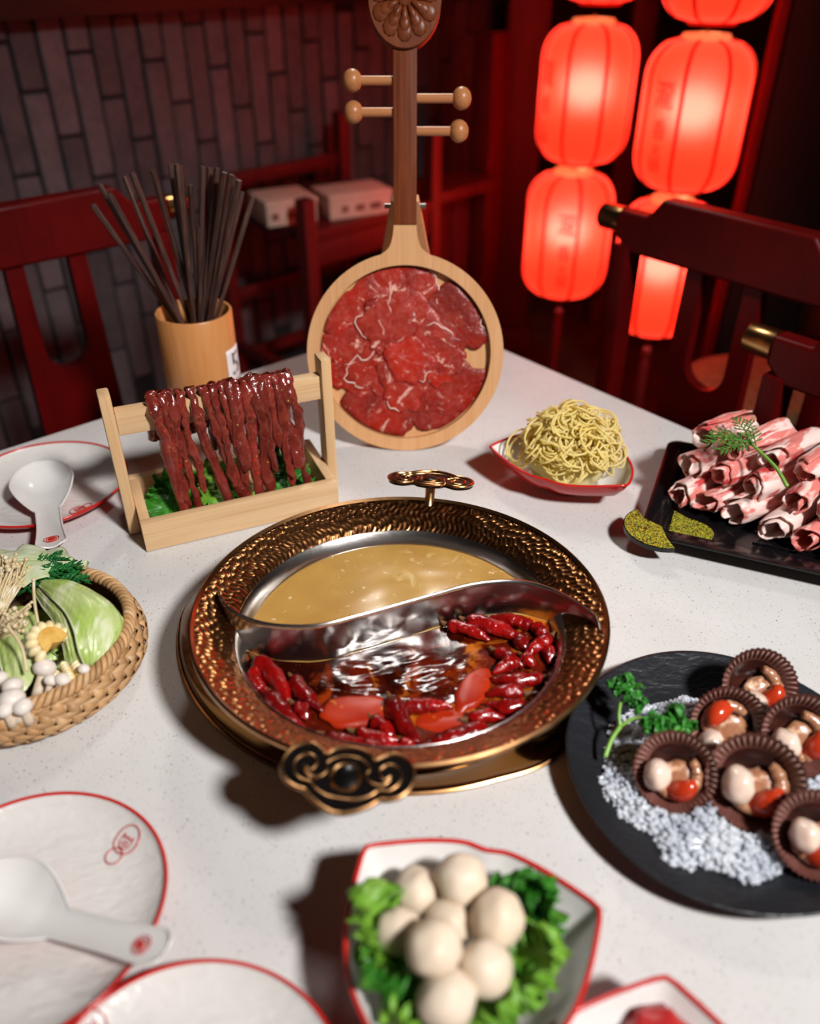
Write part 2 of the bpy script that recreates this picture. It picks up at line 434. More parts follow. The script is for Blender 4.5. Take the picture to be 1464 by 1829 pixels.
M['napa'] = mat('napa_leaf', 'dbe2bf', 0.4, layers=[dict(scale=30, lo=0.4, hi=0.7, col='b7cc86'), dict(scale=12, stretch=(6, 1, 1), lo=0.55, hi=0.7, col='eef0dd')],
                bump=dict(scale=45, str=0.7, distance=0.004), transl=('cfdc9a', 0.2))
M['herb'] = mat('dark_herb', '1f7a33', 0.4, rnd=0.2, layers=[dict(scale=60, lo=0.35, hi=0.7, col='10501f')], transl=('2a8a3a', 0.15))
M['parsley'] = mat('parsley_leaf', '2f7d22', 0.4, layers=[dict(scale=90, lo=0.35, hi=0.7, col='1c5a16'), dict(scale=60, lo=0.6, hi=0.7, col='58a035', amt=0.8)])
M['green_stem'] = mat('green_stem', '7fae46', 0.35, layers=[dict(scale=40, lo=0.4, hi=0.7, col='6a9a38')])
M['dill'] = mat('dill_leaf', '4f7d24', 0.45, layers=[dict(scale=90, lo=0.35, hi=0.7, col='3a621c'), dict(scale=70, lo=0.6, hi=0.7, col='82a83e')])
M['corn'] = mat('corn_kernel', 'ecdcb2', 0.3, rnd=0.08, sss=0.2, sss_r=0.003, layers=[dict(scale=60, lo=0.4, hi=0.7, col='e6cf94')])
M['cob'] = mat('corn_cob', 'dcb460', 0.6, layers=[dict(scale=90, lo=0.35, hi=0.7, col='c8943a'), dict(scale=30, lo=0.55, hi=0.7, col='e8d3a0', amt=0.8)], bump=dict(scale=120, str=0.6, distance=0.002))
M['mushroom'] = mat('white_mushroom', 'e6ddd4', 0.4, sss=0.2, sss_r=0.003, layers=[dict(scale=40, lo=0.4, hi=0.7, col='dccfc3')])
M['mushroom_stem'] = mat('mushroom_stem', 'd9c9b4', 0.5, layers=[dict(scale=30, stretch=(8, 8, 0.5), lo=0.4, hi=0.7, col='c9b49a')])
M['enoki'] = mat('enoki', 'dcc9a4', 0.4, sss=0.2, sss_r=0.003, layers=[dict(scale=20, lo=0.35, hi=0.7, col='cdb68a'), dict(scale=60, lo=0.55, hi=0.7, col='ece2cb')])
M['rattan'] = mat('woven_bamboo', 'c39a6c', 0.5, rnd=0.22, layers=[dict(scale=40, lo=0.35, hi=0.7, col='a97d50'), dict(scale=25, lo=0.58, hi=0.7, col='d6b48a', amt=0.8)], bump=dict(scale=160, str=0.2, distance=0.001))
M['rattan_dark'] = mat('woven_bamboo_lining', '6e4826', 0.7, layers=[dict(scale=60, lo=0.35, hi=0.7, col='523318')])
M['ice'] = mat('crushed_ice', 'f0f4fa', 0.10, trans=0.35, ior=1.31, spec=0.8, layers=[dict(scale=30, lo=0.35, hi=0.7, col='d3dae6')])
M['shell'] = mat('scallop_shell', '5e372f', 0.35, coat=0.3, layers=[dict(scale=50, lo=0.35, hi=0.7, col='54302c'), dict(scale=26, lo=0.55, hi=0.7, col='7e544a', amt=0.7)])
M['shell_in'] = mat('shell_inside', '2c1512', 0.22, coat=0.4, layers=[dict(scale=40, lo=0.35, hi=0.7, col='1c0d0c'), dict(scale=24, lo=0.56, hi=0.7, col='4a221a', amt=0.7)])
M['shell_tip'] = mat('shell_edge', 'b18c80', 0.4, layers=[dict(scale=60, lo=0.35, hi=0.7, col='8e675f')])
M['scallop_meat'] = mat('scallop_meat', 'e2c8b8', 0.22, sss=0.3, sss_r=0.006, coat=0.3, layers=[dict(scale=40, lo=0.4, hi=0.7, col='e6c6ab'), dict(scale=20, lo=0.55, hi=0.7, col='e0aa82', amt=0.6)])
M['roe'] = mat('scallop_roe', 'c43c1a', 0.2, coat=0.4, layers=[dict(scale=40, lo=0.35, hi=0.7, col='a82c12')])
M['mantle'] = mat('scallop_mantle', 'b0805f', 0.25, coat=0.3, layers=[dict(scale=60, lo=0.35, hi=0.7, col='8a5238'), dict(scale=90, lo=0.55, hi=0.7, col='dcb593')])
M['ball'] = mat('fish_ball', 'd9c8b2', 0.5, rnd=0.05, sss=0.15, sss_r=0.006, layers=[dict(scale=18, lo=0.4, hi=0.75, col='d9c4a9'), dict(scale=9, lo=0.55, hi=0.75, col='ead9c8', amt=0.7)],
                bump=dict(scale=30, str=0.15, distance=0.002))
M['red_food'] = mat('red_meat_piece', 'b22a2a', 0.3, coat=0.2, layers=[dict(scale=40, lo=0.4, hi=0.7, col='8e1c1e')])
M['screw'] = mat('screw_steel', '9a9894', 0.3, 1.0, layers=[dict(scale=50, lo=0.4, hi=0.7, col='7c7a78')])

R = random.Random(7)
UP = frame((1, 0, 0), (0, 0, 1), (0, -1, 0), (0, 0, 0))     # stands an outline drawn in x,y upright in x,z
D45 = V((cos(radians(45)), sin(radians(45)), 0)); N45 = V((-D45.y, D45.x, 0))

# ------------------------------------------------------------------ the room
struct('floor', box(8, 8, 0.1, (0, 1.5, -0.05)), M['floor'], smooth=None)
struct('ceiling', box(8, 8, 0.1, (0, 1.5, 2.75)), M['dark_wall'], smooth=None)
struct('wall_back', box(8, 0.12, 2.7, (0, 4.4, 1.35)), M['dark_wall'], smooth=None)
struct('wall_right', box(0.12, 7, 2.7, (3.4, 0.9, 1.35)), M['dark_wall'], smooth=None)

RF = V((-0.245, 2.0, 0))                                  # front left leg of the side rack
W0 = RF + N45 * 0.47                                      # a point on the brick wall's face
# right end of the brick wall: where it shows at column 893 of the photo
dr = ray(893, 200); k = (W0.y - W0.x); tt = k / (dr.y - dr.x); WE = V((dr.x * tt, dr.y * tt, 0))
ulen = (WE - W0).dot(D45)
wall = struct('wall_left', box(3.0 + ulen, 0.10, 2.7, ((ulen - 3.0) / 2, 0.062, 1.35)), M['mortar'], loc=(W0.x, W0.y, 0), rot=(0, 0, radians(45)), smooth=None)
bw, bh = 0.062, 0.27
bme = mesh_of('brick', box(bw - 0.007, 0.022, bh - 0.008, (0, 0, 0), 0.003, 1), M['brick'])
nb = 0
i = 0
x = ulen - bw / 2
while x > -1.25:
    zz = 0.18 + (i * 0.37 % 1.0) * bh
    while zz < 1.27:
        p = W0 + D45 * x
        d = p - V((0, 0, 0))
        # only the bricks the picture can show
        if nb < 300 and zz > 0.2:
            o = obj('brick', bme, None, wall, loc=(x, 0.012 + R.uniform(-0.005, 0.004), zz), rot=(R.uniform(-0.012, 0.012), 0, R.uniform(-0.02, 0.02)))
            nb += 1
        zz += bh
    i += 1; x -= bw
struct('trim_1', box(3.0 + ulen, 0.09, 0.36, ((ulen - 3.0) / 2, -0.02, 1.346), 0.004), M['dark_trim'], loc=(W0.x, W0.y, 0), rot=(0, 0, radians(45)))

# table ------------------------------------------------------------------
tc_ = gp(759, 562); e1 = V((cos(radians(40.7 + 180)), sin(radians(40.7 + 180)), 0)); e2 = V((cos(radians(-50.2)), sin(radians(-50.2)), 0))
tbl = thing('dining_table', 'white speckled stone dining table carrying the whole hotpot meal', 'table', (0.0, 0.62, 0), (0, 0, radians(-4.75)))
a = radians(-4.75); Rm = Matrix.Rotation(-a, 3, 'Z')
cor = Rm @ (V((tc_.x, tc_.y, 0)) - V((0, 0.62, 0)))
s_ = 1.28
sq = []
for (cx, cy), ang0 in (((0, 0), None),):
    pass
h45 = s_ / sqrt(2)
cen = V((cor.x, cor.y - h45, 0))
cr = 0.05
pts = []
for q in range(4):
    dirn = pi / 2 + q * pi / 2
    cc = V((cen.x + (h45 - cr * sqrt(2)) * cos(dirn), cen.y + (h45 - cr * sqrt(2)) * sin(dirn)))
    for j in range(7):
        t = dirn - pi / 4 + j / 6 * pi / 2
        pts.append((cc.x + cr * cos(t), cc.y + cr * sin(t)))
bm = bmesh.new(); vs_ = [bm.verts.new((x, y, T)) for x, y in pts]; f = bm.faces.new(vs_)
r_ = bmesh.ops.extrude_face_region(bm, geom=[f]); 
for v in r_['geom']:
    if isinstance(v, bmesh.types.BMVert): v.co.z -= 0.03
bmesh.ops.recalc_face_normals(bm, faces=bm.faces[:])
top_edges = [e for e in bm.edges if all(abs(v.co.z - T) < 1e-5 for v in e.verts)]
bmesh.ops.bevel(bm, geom=top_edges, offset=0.004, segments=3, affect='EDGES')
bm.verts.index_update()
tv = [v.co.copy() for v in bm.verts], [tuple(v.index for v in ff.verts) for ff in bm.faces]; bm.free()
obj('tabletop', tv, M['quartz'], tbl, smooth=30)
obj('apron', xf(box(0.95, 0.95, 0.07, (0, 0, T - 0.066), 0.004), Matrix.Translation(cen) @ Matrix.Rotation(pi / 4, 4, 'Z')), M['redwood'], tbl)
for q in range(4):
    d_ = pi / 2 + q * pi / 2
    obj('leg', box(0.06, 0.06, T - 0.101, (cen.x + 0.6 * cos(d_), cen.y + 0.6 * sin(d_), (T - 0.101) / 2), 0.006), M['redwood'], tbl)


# chairs ------------------------------------------------------------------
def chair(center, ang, hw, zb, label, group='red lacquered dining chairs', seat_side=-1):
    t = thing('dining_chair', label, 'chair', (center.x, center.y, 0), (0, 0, ang), group)
    m = M['lacquer']
    H = 0.092
    cap = 0.042
    w = hw - cap
    half = [(0, H), (hw * 0.50, H), (hw * 0.60, H - 0.030), (w, H - 0.030), (w, H - 0.066), (hw * 0.82, H - 0.070), (hw * 0.72, 0.0), (0, 0.0)]
    outl = half[:-1] + [(-x, y) for x, y in half[:0:-1]] if False else [(x, y) for x, y in half[1:-1]] + [(-x, y) for x, y in half[1:-1]][::-1]
    rail = xf(prism(outl, -0.017, 0.017), UP)
    rail = mv(rail, z=zb)
    ro = obj('top_rail', rail, m, t, smooth=30)
    bv = ro.modifiers.new('soft_edge', 'BEVEL'); bv.width = 0.005; bv.segments = 2; bv.limit_method = 'ANGLE'
    for s in (-1, 1):
        prof = [(0, 0), (0.0205, 0.0), (0.0205, cap - 0.003), (0.018, cap), (0, cap)]
        c = lathe(prof, 20)
        Mx = Matrix.Translation((s * (w - 0.002), 0, zb + H - 0.048)) @ Matrix.Rotation(s * pi / 2, 4, 'Y')
        obj('end_cap', xf(c, Mx), M['brass'], t)
    for s in (-1, 1):
        obj('stile', join(bar((s * (hw * 0.76), 0.0, zb + 0.01), (s * (hw * 0.74), 0.0, 0.43), 0.042, 0.030, bevel=0.004),
                          bar((s * (hw * 0.74), 0.0, 0.43), (s * (hw * 0.74), 0.02, 0.0), 0.040, 0.032, bevel=0.004)), m, t)
    zt = zb - 0.01
    sp = []
    wo, wi, zc = 0.064, 0.036, zb - 0.145
    sp += [(-wo - 0.012, 0.47), (wo + 0.012, 0.47), (wo, zt + 0.02), (wi, zt + 0.02), (wi, zc)]
    for j in range(1, 12): sp.append((wi * cos(pi * j / 12), zc - wi * sin(pi * j / 12)))
    sp += [(-wi, zc), (-wi, zt + 0.02), (-wo, zt + 0.02)]
    so = obj('splat', xf(prism(sp, -0.010, 0.010), UP), m, t, smooth=30)
    obj('lower_rail', box(hw * 1.5, 0.028, 0.05, (0, 0, 0.475), 0.004), m, t)
    sy = seat_side
    obj('seat', box(hw * 1.72, 0.40, 0.035, (0, sy * 0.19, 0.435), 0.008), m, t)
    for s in (-1, 1):
        obj('leg', bar((s * hw * 0.74, sy * 0.36, 0.42), (s * hw * 0.75, sy * 0.365, 0.0), 0.036, 0.036, bevel=0.004), m, t)
    obj('stretcher', box(hw * 1.45, 0.02, 0.035, (0, sy * 0.36, 0.15), 0.003), m, t)
    return t


cR = gp(1298, 497, 0.885); dR = radians(-50.5)
chair(cR, dR, 0.245, 0.885, 'dark red chair in front of the glowing lanterns, behind the lamb tray', seat_side=1)
tip = gp(1336, 592, 0.865); c2 = tip + V((cos(dR), sin(dR), 0)) * 0.245
chair(c2, dR, 0.245, 0.815, 'red chair with bright brass rail end at the right picture edge', seat_side=-1)
tipL = gp(334, 345, 0.945); c3 = tipL - V((cos(radians(40.7)), sin(radians(40.7)), 0)) * 0.262
chair(c3, radians(40.7), 0.262, 0.885, 'red chair before the brick wall, behind the chopstick cup', seat_side=-1)

# side rack with two boxes ------------------------------------------------
rk = thing('side_rack', 'low red wooden rack against the brick wall with two boxes on it', 'rack', RF, (0, 0, radians(45)))
rz = yp(548, 355, 2.0).z
rl, rd = 0.43, 0.36
for x in (0.0, rl):
    for y in (0.0, rd):
        hh = rz + (0.0 if x == 0 else 0.10)
        obj('leg', box(0.036, 0.036, hh, (x, y, hh / 2), 0.004), M['redwood'], rk)
zt = rz - 0.075
obj('top_board', box(rl, rd + 0.03, 0.028, (rl / 2, rd / 2, zt - 0.014), 0.003), M['redwood'], rk)
obj('front_apron', box(rl - 0.03, 0.022, 0.06, (rl / 2, 0.0, zt - 0.058), 0.003), M['redwood'], rk)
obj('back_rail', box(rl, 0.022, 0.035, (rl / 2, rd + 0.01, zt + 0.05), 0.003), M['redwood'], rk)
for y in (0.0, rd):
    obj('stretcher', box(rl, 0.022, 0.032, (rl / 2, y, 0.30), 0.003), M['redwood'], rk)
    obj('stretcher', box(rl, 0.022, 0.032, (rl / 2, y, zt - 0.25), 0.003), M['redwood'], rk)
for x in (0.0, rl):
    obj('stretcher', box(0.022, rd, 0.032, (x, rd / 2, 0.34), 0.003), M['redwood'], rk)
for px, py, lab, w_, d_, pr in ((505, 362, 'cream card box at the left end of the red rack', 0.13, 0.13, 0), (628, 350, 'pale printed card box on the middle of the red rack', 0.17, 0.115, 1)):
    p = gp(px, py + 6, zt + 0.03)
    b = thing('card_box', lab, 'box', (p.x, p.y, zt), (0, 0, radians(28)))
    obj('carton', box(w_, d_, 0.05, (0, 0, 0.0252), 0.004), M['paper_box'], b)
    obj('lid', box(w_ + 0.004, d_ + 0.004, 0.014, (0, 0, 0.052), 0.003), M['paper_box'], b)
    for j in range(3):
        obj('printed_mark', box(0.018 + 0.006 * j, 0.0008, 0.016, (-0.045 + 0.042 * j, -d_ / 2 - 0.0006, 0.024)), M['box_print'], b, smooth=None)

# red cupboard at the wall's end
p0 = yp(868, 300, 2.62)
cb = thing('red_cupboard', 'dark red plank cupboard with one tall post at the end of the brick wall', 'cupboard', (p0.x, p0.y, 0), (0, 0, radians(45)))
obj('post', box(0.075, 0.075, 1.10, (0, 0, 0.55), 0.005), M['redwood'], cb)
for j in range(3):
    obj('door_plank', box(0.078, 0.022, 0.60, (-0.085 - 0.085 * j, 0.03, 0.385), 0.003), M['redwood'], cb)
obj('shelf', box(0.30, 0.16, 0.03, (-0.19, 0.0, 0.72), 0.004), M['redwood'], cb)
obj('plinth', box(0.36, 0.14, 0.08, (-0.15, 0, 0.04), 0.004), M['redwood'], cb)

# pillars and panels in the dark behind the lanterns
for px, Y, w_, nm, lab in ((930, 3.0, 0.13, 'timber_post', 'dark red timber post left of the lantern strings'), (1125, 3.3, 0.08, 'timber_post', 'thin dark red timber post between the two lantern strings')):
    p = yp(px, 200, Y)
    t = thing(nm, lab, 'post', (p.x, p.y, 0))
    obj('shaft', box(w_, w_, 2.66, (0, 0, 1.34), 0.01), M['redwood'], t)
    obj('foot', box(w_ + 0.05, w_ + 0.05, 0.12, (0, 0, 0.061), 0.01), M['redwood'], t)
p = yp(1400, 200, 2.05)
t = thing('screen_panel', 'black upright screen with a thin red edge right of the lanterns', 'screen', (p.x, p.y, 0), (0, 0, radians(-8)))
obj('panel', box(0.19, 0.03, 2.5, (0.06, 0, 1.25), 0.004), M['black'], t)
obj('edge_strip', box(0.022, 0.04, 2.5, (-0.052, 0, 1.25), 0.003), M['lacquer'], t)
p = yp(1462, 330, 2.3)
t = thing('curtain', 'tan cloth curtain hanging at the far right edge', 'curtain', (p.x + 0.16, p.y, 0))
obj('cloth', grid(40, 12, lambda u, v: (-0.22 + 0.44 * u, 0.02 * sin(u * 26) + 0.006 * sin(9 * v + 5 * u), 0.35 + 1.7 * v)), M['tan'], t, thick=0.003)
obj('rod', tube([(-0.3, 0, 2.06), (0.3, 0, 2.06)], 0.012, 12), M['dark_trim'], t)
p = gp(1345, 700, 0.42)
t = thing('drum_stool', 'round tan drum stool behind the red chairs', 'stool', (p.x, p.y, 0))
obj('drum', lathe([(0, 0.0), (0.13, 0.0), (0.15, 0.02), (0.172, 0.2), (0.16, 0.38), (0.15, 0.40), (0, 0.40)], 40), M['tan'], t)
obj('cushion', lathe([(0, 0.402), (0.15, 0.402), (0.165, 0.42), (0.16, 0.445), (0.12, 0.455), (0, 0.457)], 40), M['tan'], t)


# lanterns ----------------------------------------------------------------
def lantern_cloth():
    m = bpy.data.materials.new('lantern_cloth'); m.use_nodes = True; N, L = m.node_tree.nodes, m.node_tree.links
    b = N['Principled BSDF']; b.inputs['Base Color'].default_value = (0.5, 0.01, 0.004, 1); b.inputs['Roughness'].default_value = 0.5
    b.inputs['Emission Color'].default_value = (1.0, 0.018, 0.004, 1); b.inputs['Emission Strength'].default_value = 2.5
    tc = N.new('ShaderNodeTexCoord'); tx = N.new('ShaderNodeTexNoise'); tx.inputs['Scale'].default_value = 90; L.new(tc.outputs['Object'], tx.inputs['Vector'])
    bu = N.new('ShaderNodeBump'); bu.inputs['Strength'].default_value = 0.05; L.new(tx.outputs[0], bu.inputs['Height']); L.new(bu.outputs[0], b.inputs['Normal'])
    tr = N.new('ShaderNodeBsdfTranslucent'); tr.inputs[0].default_value = (0.95, 0.07, 0.03, 1)
    rf = N.new('ShaderNodeBsdfRefraction'); rf.inputs['Color'].default_value = (1.0, 0.18, 0.15, 1); rf.inputs['Roughness'].default_value = 0.9; rf.inputs['IOR'].default_value = 1.38
    m2 = N.new('ShaderNodeMixShader'); m2.inputs[0].default_value = 0.26
    L.new(tr.outputs[0], m2.inputs[1]); L.new(rf.outputs[0], m2.inputs[2])
    ms = N.new('ShaderNodeMixShader'); ms.inputs[0].default_value = 0.7
    L.new(b.outputs[0], ms.inputs[1]); L.new(m2.outputs[0], ms.inputs[2]); L.new(ms.outputs[0], N['Material Output'].inputs[0])
    return m


M['lantern'] = lantern_cloth()


def text_mesh(s, size):
    cu = bpy.data.curves.new('lettering', 'FONT'); cu.body = s; cu.size = size; cu.align_x = 'CENTER'; cu.align_y = 'CENTER'
    cu.resolution_u = 2
    o = bpy.data.objects.new('lettering', cu); COL.objects.link(o)
    dg = bpy.context.evaluated_depsgraph_get(); dg.update()
    me = bpy.data.meshes.new_from_object(o.evaluated_get(dg))
    vf = [v.co.copy() for v in me.vertices], [tuple(p.vertices) for p in me.polygons]
    bpy.data.objects.remove(o, do_unlink=True); bpy.data.meshes.remove(me)
    return vf


def lantern(top, bottom, r, label, text_ang, power, tassel=False, cord=0.0):
    h = top.z - bottom.z
    t = thing('paper_lantern', label, 'lantern', ((top.x + bottom.x) / 2, (top.y + bottom.y) / 2, bottom.z), (0, 0, R.uniform(0, 0.25)), 'red lanterns hung in strings')
    e = 0.26 * h

    def rad(z):
        if z < e: q = (e - z) / e
        elif z > h - e: q = (z - h + e) / e
        else: return r
        return r * (0.42 + 0.58 * sqrt(max(0.0, 1 - q ** 2.3)))
    prof = [(rad(z), z) for z in [h * j / 40 for j in range(41)]]
    obj('shade', lathe(prof, 64, lambda p, q: V((p.x * (1 + 0.018 * abs(sin(4 * q)) - 0.012), p.y * (1 + 0.018 * abs(sin(4 * q)) - 0.012), p.z))), M['lantern'], t)
    for j in range(8):
        q = j * pi / 4
        obj('rib', tube([((rad(z) + 0.0012) * cos(q) * 0.99, (rad(z) + 0.0012) * sin(q) * 0.99, z) for z in [h * i / 30 for i in range(31)]], 0.0042, 6, flat=0.5, up=None), M['lantern_rib'], t)
    rr = r * 0.42
    obj('collar', lathe([(rr, h - 0.002), (rr + 0.004, h), (rr, h + 0.008), (rr * 0.45, h + 0.010), (rr * 0.4, h + 0.004)], 32), M['lantern_ring'], t)
    obj('collar', lathe([(rr, 0.002), (rr + 0.003, 0.0), (rr, -0.006), (rr * 0.45, -0.007)], 32), M['lantern_rib'], t)
    obj('hook', tube([(0, 0, h + 0.004), (0, 0, h + 0.004 + max(0.012, cord))], 0.003, 6), M['brass'], t)
    if text_ang is not None:
        for s, sz, zz in (('瀧', 0.062, 0.66), ('香', 0.046, 0.44), ('火', 0.032, 0.31), ('鍋', 0.036, 0.205)):
            tv, tf = text_mesh(s, sz)
            out = []
            for v in tv:
                z = h * zz + v.y * h / 0.32; q = text_ang + v.x * 0.8 / r
                rr_ = rad(z) * 1.008 + 0.0006
                out.append(V((rr_ * cos(q), rr_ * sin(q), z)))
            obj('lettering', (out, tf), M['lantern_ink'], t, smooth=True)
    if tassel:
        obj('tassel', join(tube([(0, 0, -0.006), (0, 0, -0.05)], 0.002, 6), lathe([(0, -0.045), (0.010, -0.05), (0.012, -0.065), (0.007, -0.072), (0.012, -0.09), (0.014, -0.26), (0, -0.262)], 16)), M['tassel'], t)
    l = bpy.data.lights.new('lantern_bulb', 'POINT'); l.energy = power; l.color = (1.0, 0.62, 0.54); l.shadow_soft_size = 0.05
    lo = bpy.data.objects.new('lantern_bulb', l); COL.objects.link(lo); lo.parent = t; lo.location = (0, 0, h * 0.56)
    return t


YL, YR = 2.25, 1.95
LP = 2.4
rL = 83 / F * (yp(1050, 160, YL).y * cos(TH) - (yp(1050, 160, YL).z - CH) * sin(TH))
rR = 93 / F * (yp(1240, 200, YR).y * cos(TH) - (yp(1240, 200, YR).z - CH) * sin(TH))
xl = yp(1047, 160, YL).x; xr = yp(1238, 200, YR).x


def zof(py, Y): return yp(900, py, Y).z


def lant(x, Y, y0, y1, r, *a, **k):
    return lantern(V((x, Y, zof(y0, Y))), V((x, Y, zof(y1, Y))), r, *a, **k)


lant(xl, YL, 40, 288, rL, 'tall red lantern hanging second in the left string', radians(195), LP)
lant(xl - 0.01, YL, 308, 522, rL, 'lowest red lantern of the left string, left of the chair back', radians(255), LP, tassel=True)
hl = zof(40, YL) - zof(288, YL)
lantern(V((xl + 0.01, YL, zof(3, YL) + hl)), V((xl + 0.01, YL, zof(3, YL))), rL, 'topmost red lantern of the left string, cut by the top edge', None, LP, cord=0.6)
lant(xr, YR, 68, 335, rR, 'largest red lantern, second in the right string', radians(205), LP)
lant(xr - 0.012, YR, 358, 588, rR * 0.97, 'lowest red lantern seen behind the chair back', None, LP, tassel=True)
hr = zof(68, YR) - zof(335, YR)
lantern(V((xr + 0.006, YR, zof(38, YR) + hr)), V((xr + 0.006, YR, zof(38, YR))), rR, 'topmost red lantern of the right string, cut by the top edge', None, LP, cord=0.6)

# ------------------------------------------------------------------ hot pot
PC = V((-0.009, 0.549, 0))                                  # centre of the pot
pot = thing('hot_pot', 'hammered bronze hotpot with a steel divider in the middle of the table', 'hotpot', (PC.x, PC.y, T + 0.001), (radians(-2.2), 0, 0))
RO, RI, ZO, ZI = 0.1795, 0.1435, 0.0725, 0.0515             # rim outside and inside, heights above the table
ZB = 0.0385                                                 # soup level above the table


def rim_z(r):
    t = (r - RI) / (RO - RI); t = max(0.0, min(1.0, t))
    return ZI + (ZO - ZI) * (t ** 0.75)


rr_ = random.Random(3)
NC, ROWS = 180, 4
depth = [[rr_.uniform(0.6, 1.3) for _ in range(NC)] for _ in range(ROWS)]
joff = [[rr_.uniform(-0.2, 0.2) for _ in range(NC)] for _ in range(ROWS)]


def hammered(i, j, nu, nv):
    q = 2 * pi * i / nu; t = j / (nv - 1)
    r = RI + 0.001 + (RO - RI - 0.004) * t
    fu = i / nu * NC + 0.5 * sin(t * 9); c = int(fu) % NC; fu2 = fu - int(fu)
    fr = (t * ROWS + joff[0][c] * 2.4 + (c % 2) * 0.5 + 1) ; row = int(fr) % ROWS; fv = fr - int(fr)
    d = (max(0.0, sin(pi * fu2)) ** 0.7) * (max(0.0, sin(pi * fv)) ** 0.7)
    z = rim_z(r) - 0.0011 * depth[row][c] * d
    return V((r * cos(q), r * sin(q), z))


nu, nv = NC * 5, ROWS * 8 + 1
hv = [hammered(i, j, nu, nv) for i in range(nu) for j in range(nv)]
hf = [(i * nv + j, ((i + 1) % nu) * nv + j, ((i + 1) % nu) * nv + j + 1, i * nv + j + 1) for i in range(nu) for j in range(nv - 1)]
obj('rim', (hv, hf), M['gold'], pot, smooth=True)
obj('rim_edge', lathe([(RO - 0.0035, ZO - 0.001), (RO - 0.001, ZO + 0.0012), (RO + 0.001, ZO), (RO + 0.001, ZO - 0.003), (RO - 0.002, ZO - 0.004), (RI + 0.012, ZI - 0.006), (RI + 0.002, ZI - 0.012)], 128), M['gold_line'], pot)
obj('bowl', lathe([(0, 0.004), (0.10, 0.004), (0.122, 0.012), (0.134, ZB - 0.006), (0.1385, ZB + 0.004), (RI - 0.001, ZI + 0.0005), (RI + 0.001, ZI + 0.0022), (RI + 0.003, ZI + 0.0008), (RI + 0.0015, ZI - 0.004)], 96), M['steel'], pot)
obj('outer_shell', lathe([(RI + 0.014, ZI - 0.005), (RI + 0.008, ZI - 0.012), (0.1465, 0.030), (0.140, 0.018), (0.128, 0.008)], 96), M['gold_smooth'], pot, smooth=True)
# the low brass stand the pot sits in, a little off centre
stand = thing('pot_stand', 'low polished brass ring stand under the hammered hotpot', 'stand', (PC.x, PC.y, T))
def foot_r(q):
    """how far the stand's foot reaches: it spreads to the left and front of the pot"""
    q = q % (2 * pi); cx, cy, Rr = 0.004, 0.081, 0.221
    d = V((cos(q), sin(q))); bq = d.x * cx + d.y * cy; far = bq + sqrt(bq * bq - cx * cx - cy * cy + Rr * Rr)
    dg_ = math.degrees(q)
    k_ = 1.0
    if dg_ < 165: k_ = max(0.0, (dg_ - 120) / 45)
    elif dg_ > 300: k_ = max(0.0, (335 - dg_) / 35)
    k_ = k_ * k_ * (3 - 2 * k_)
    return 0.166 * (1 - k_) + max(far, 0.140) * k_


def skirt(prof, n=160):
    rows = []
    for off, z, k_, top in prof:
        rows.append([V(((foot_r(q) * k_ + top * (1 - k_) + off) * cos(q), (foot_r(q) * k_ + top * (1 - k_) + off) * sin(q), z)) for q in [2 * pi * j / n for j in range(n)]])
    return loft(rows)


obj('base_ring', skirt([(-0.008, 0.001, 1, 0), (-0.002, 0.001, 1, 0), (0, 0.004, 1, 0), (-0.001, 0.012, 0.95, 0.148), (0, 0.026, 0.55, 0.148), (0, 0.034, 0.2, 0.148), (0, 0.037, 0, 0.150), (0, 0.033, 0, 0.148)]), M['gold_smooth'], stand, smooth=True)
obj('foot_line', skirt([(0.0002, 0.0012, 1, 0), (0.0018, 0.0014, 1, 0), (0.0018, 0.003, 1, 0), (0.0002, 0.0042, 1, 0)]), M['gold_line'], stand)

# divider
dpx = [(385, 1050), (408, 1092), (470, 1122), (560, 1128), (640, 1110), (760, 1075), (850, 1050), (930, 1045), (1000, 1065), (1060, 1105), (1071, 1132)]
dcur = spline([gp(x, y, T + ZO + 0.001) - V((PC.x, PC.y, T)) for x, y in dpx], 121)


def divider(i, j, nv=14):
    p = dcur[i]; r = sqrt(p.x ** 2 + p.y ** 2); u = i / 120
    top = ZO + 0.001 + 0.004 * sin(pi * u)
    bot = 0.012 if r < 0.132 else (0.012 + (rim_z(r) - 0.002 - 0.012) * min(1, (r - 0.132) / 0.014) if r < 0.146 else rim_z(r) - 0.0005)
    bot = min(bot, top - 0.002)
    f = j / (nv - 1); z = bot + (top - bot) * f
    t = (dcur[min(i + 1, 120)] - dcur[max(i - 1, 0)]).normalized(); n = V((-t.y, t.x, 0))
    return V((p.x, p.y, z)) + n * (0.0012 * n1(p.x * 60, p.y * 60, z * 60) * sin(pi * f))


obj('divider', grid(121, 14, lambda u, v: divider(round(u * 120), round(v * 13))), M['steel'], pot, thick=0.0016)

hx = [(0.13, .45), (.27, .40), (.37, .31), (.47, .37), (.6, .44), (.75, .43), (.9, .34), (.98, .2), (1, .06), (.95, -.1), (.84, -.22), (.68, -.29), (.56, -.31), (.44, -.41), (.28, -.51), (.1, -.58)]
hout = [(0, .46)] + hx + [(0, -.59)] + [(-x, y) for x, y in hx[::-1]]
inner1 = [(0, -.37), (.2, -.36), (.4, -.27), (.52, -.17), (.66, -.15), (.78, -.05), (.82, .08), (.77, .2), (.66, .26), (.55, .24), (.48, .15), (.52, .04), (.60, .02), (.655, .08)]
inner2 = [(0, .31), (.15, .29), (.28, .22), (.33, .15), (.30, .05), (.36, -.05), (.48, -.09), (.6, -.05), (.66, .03)]
HS = 0.0445


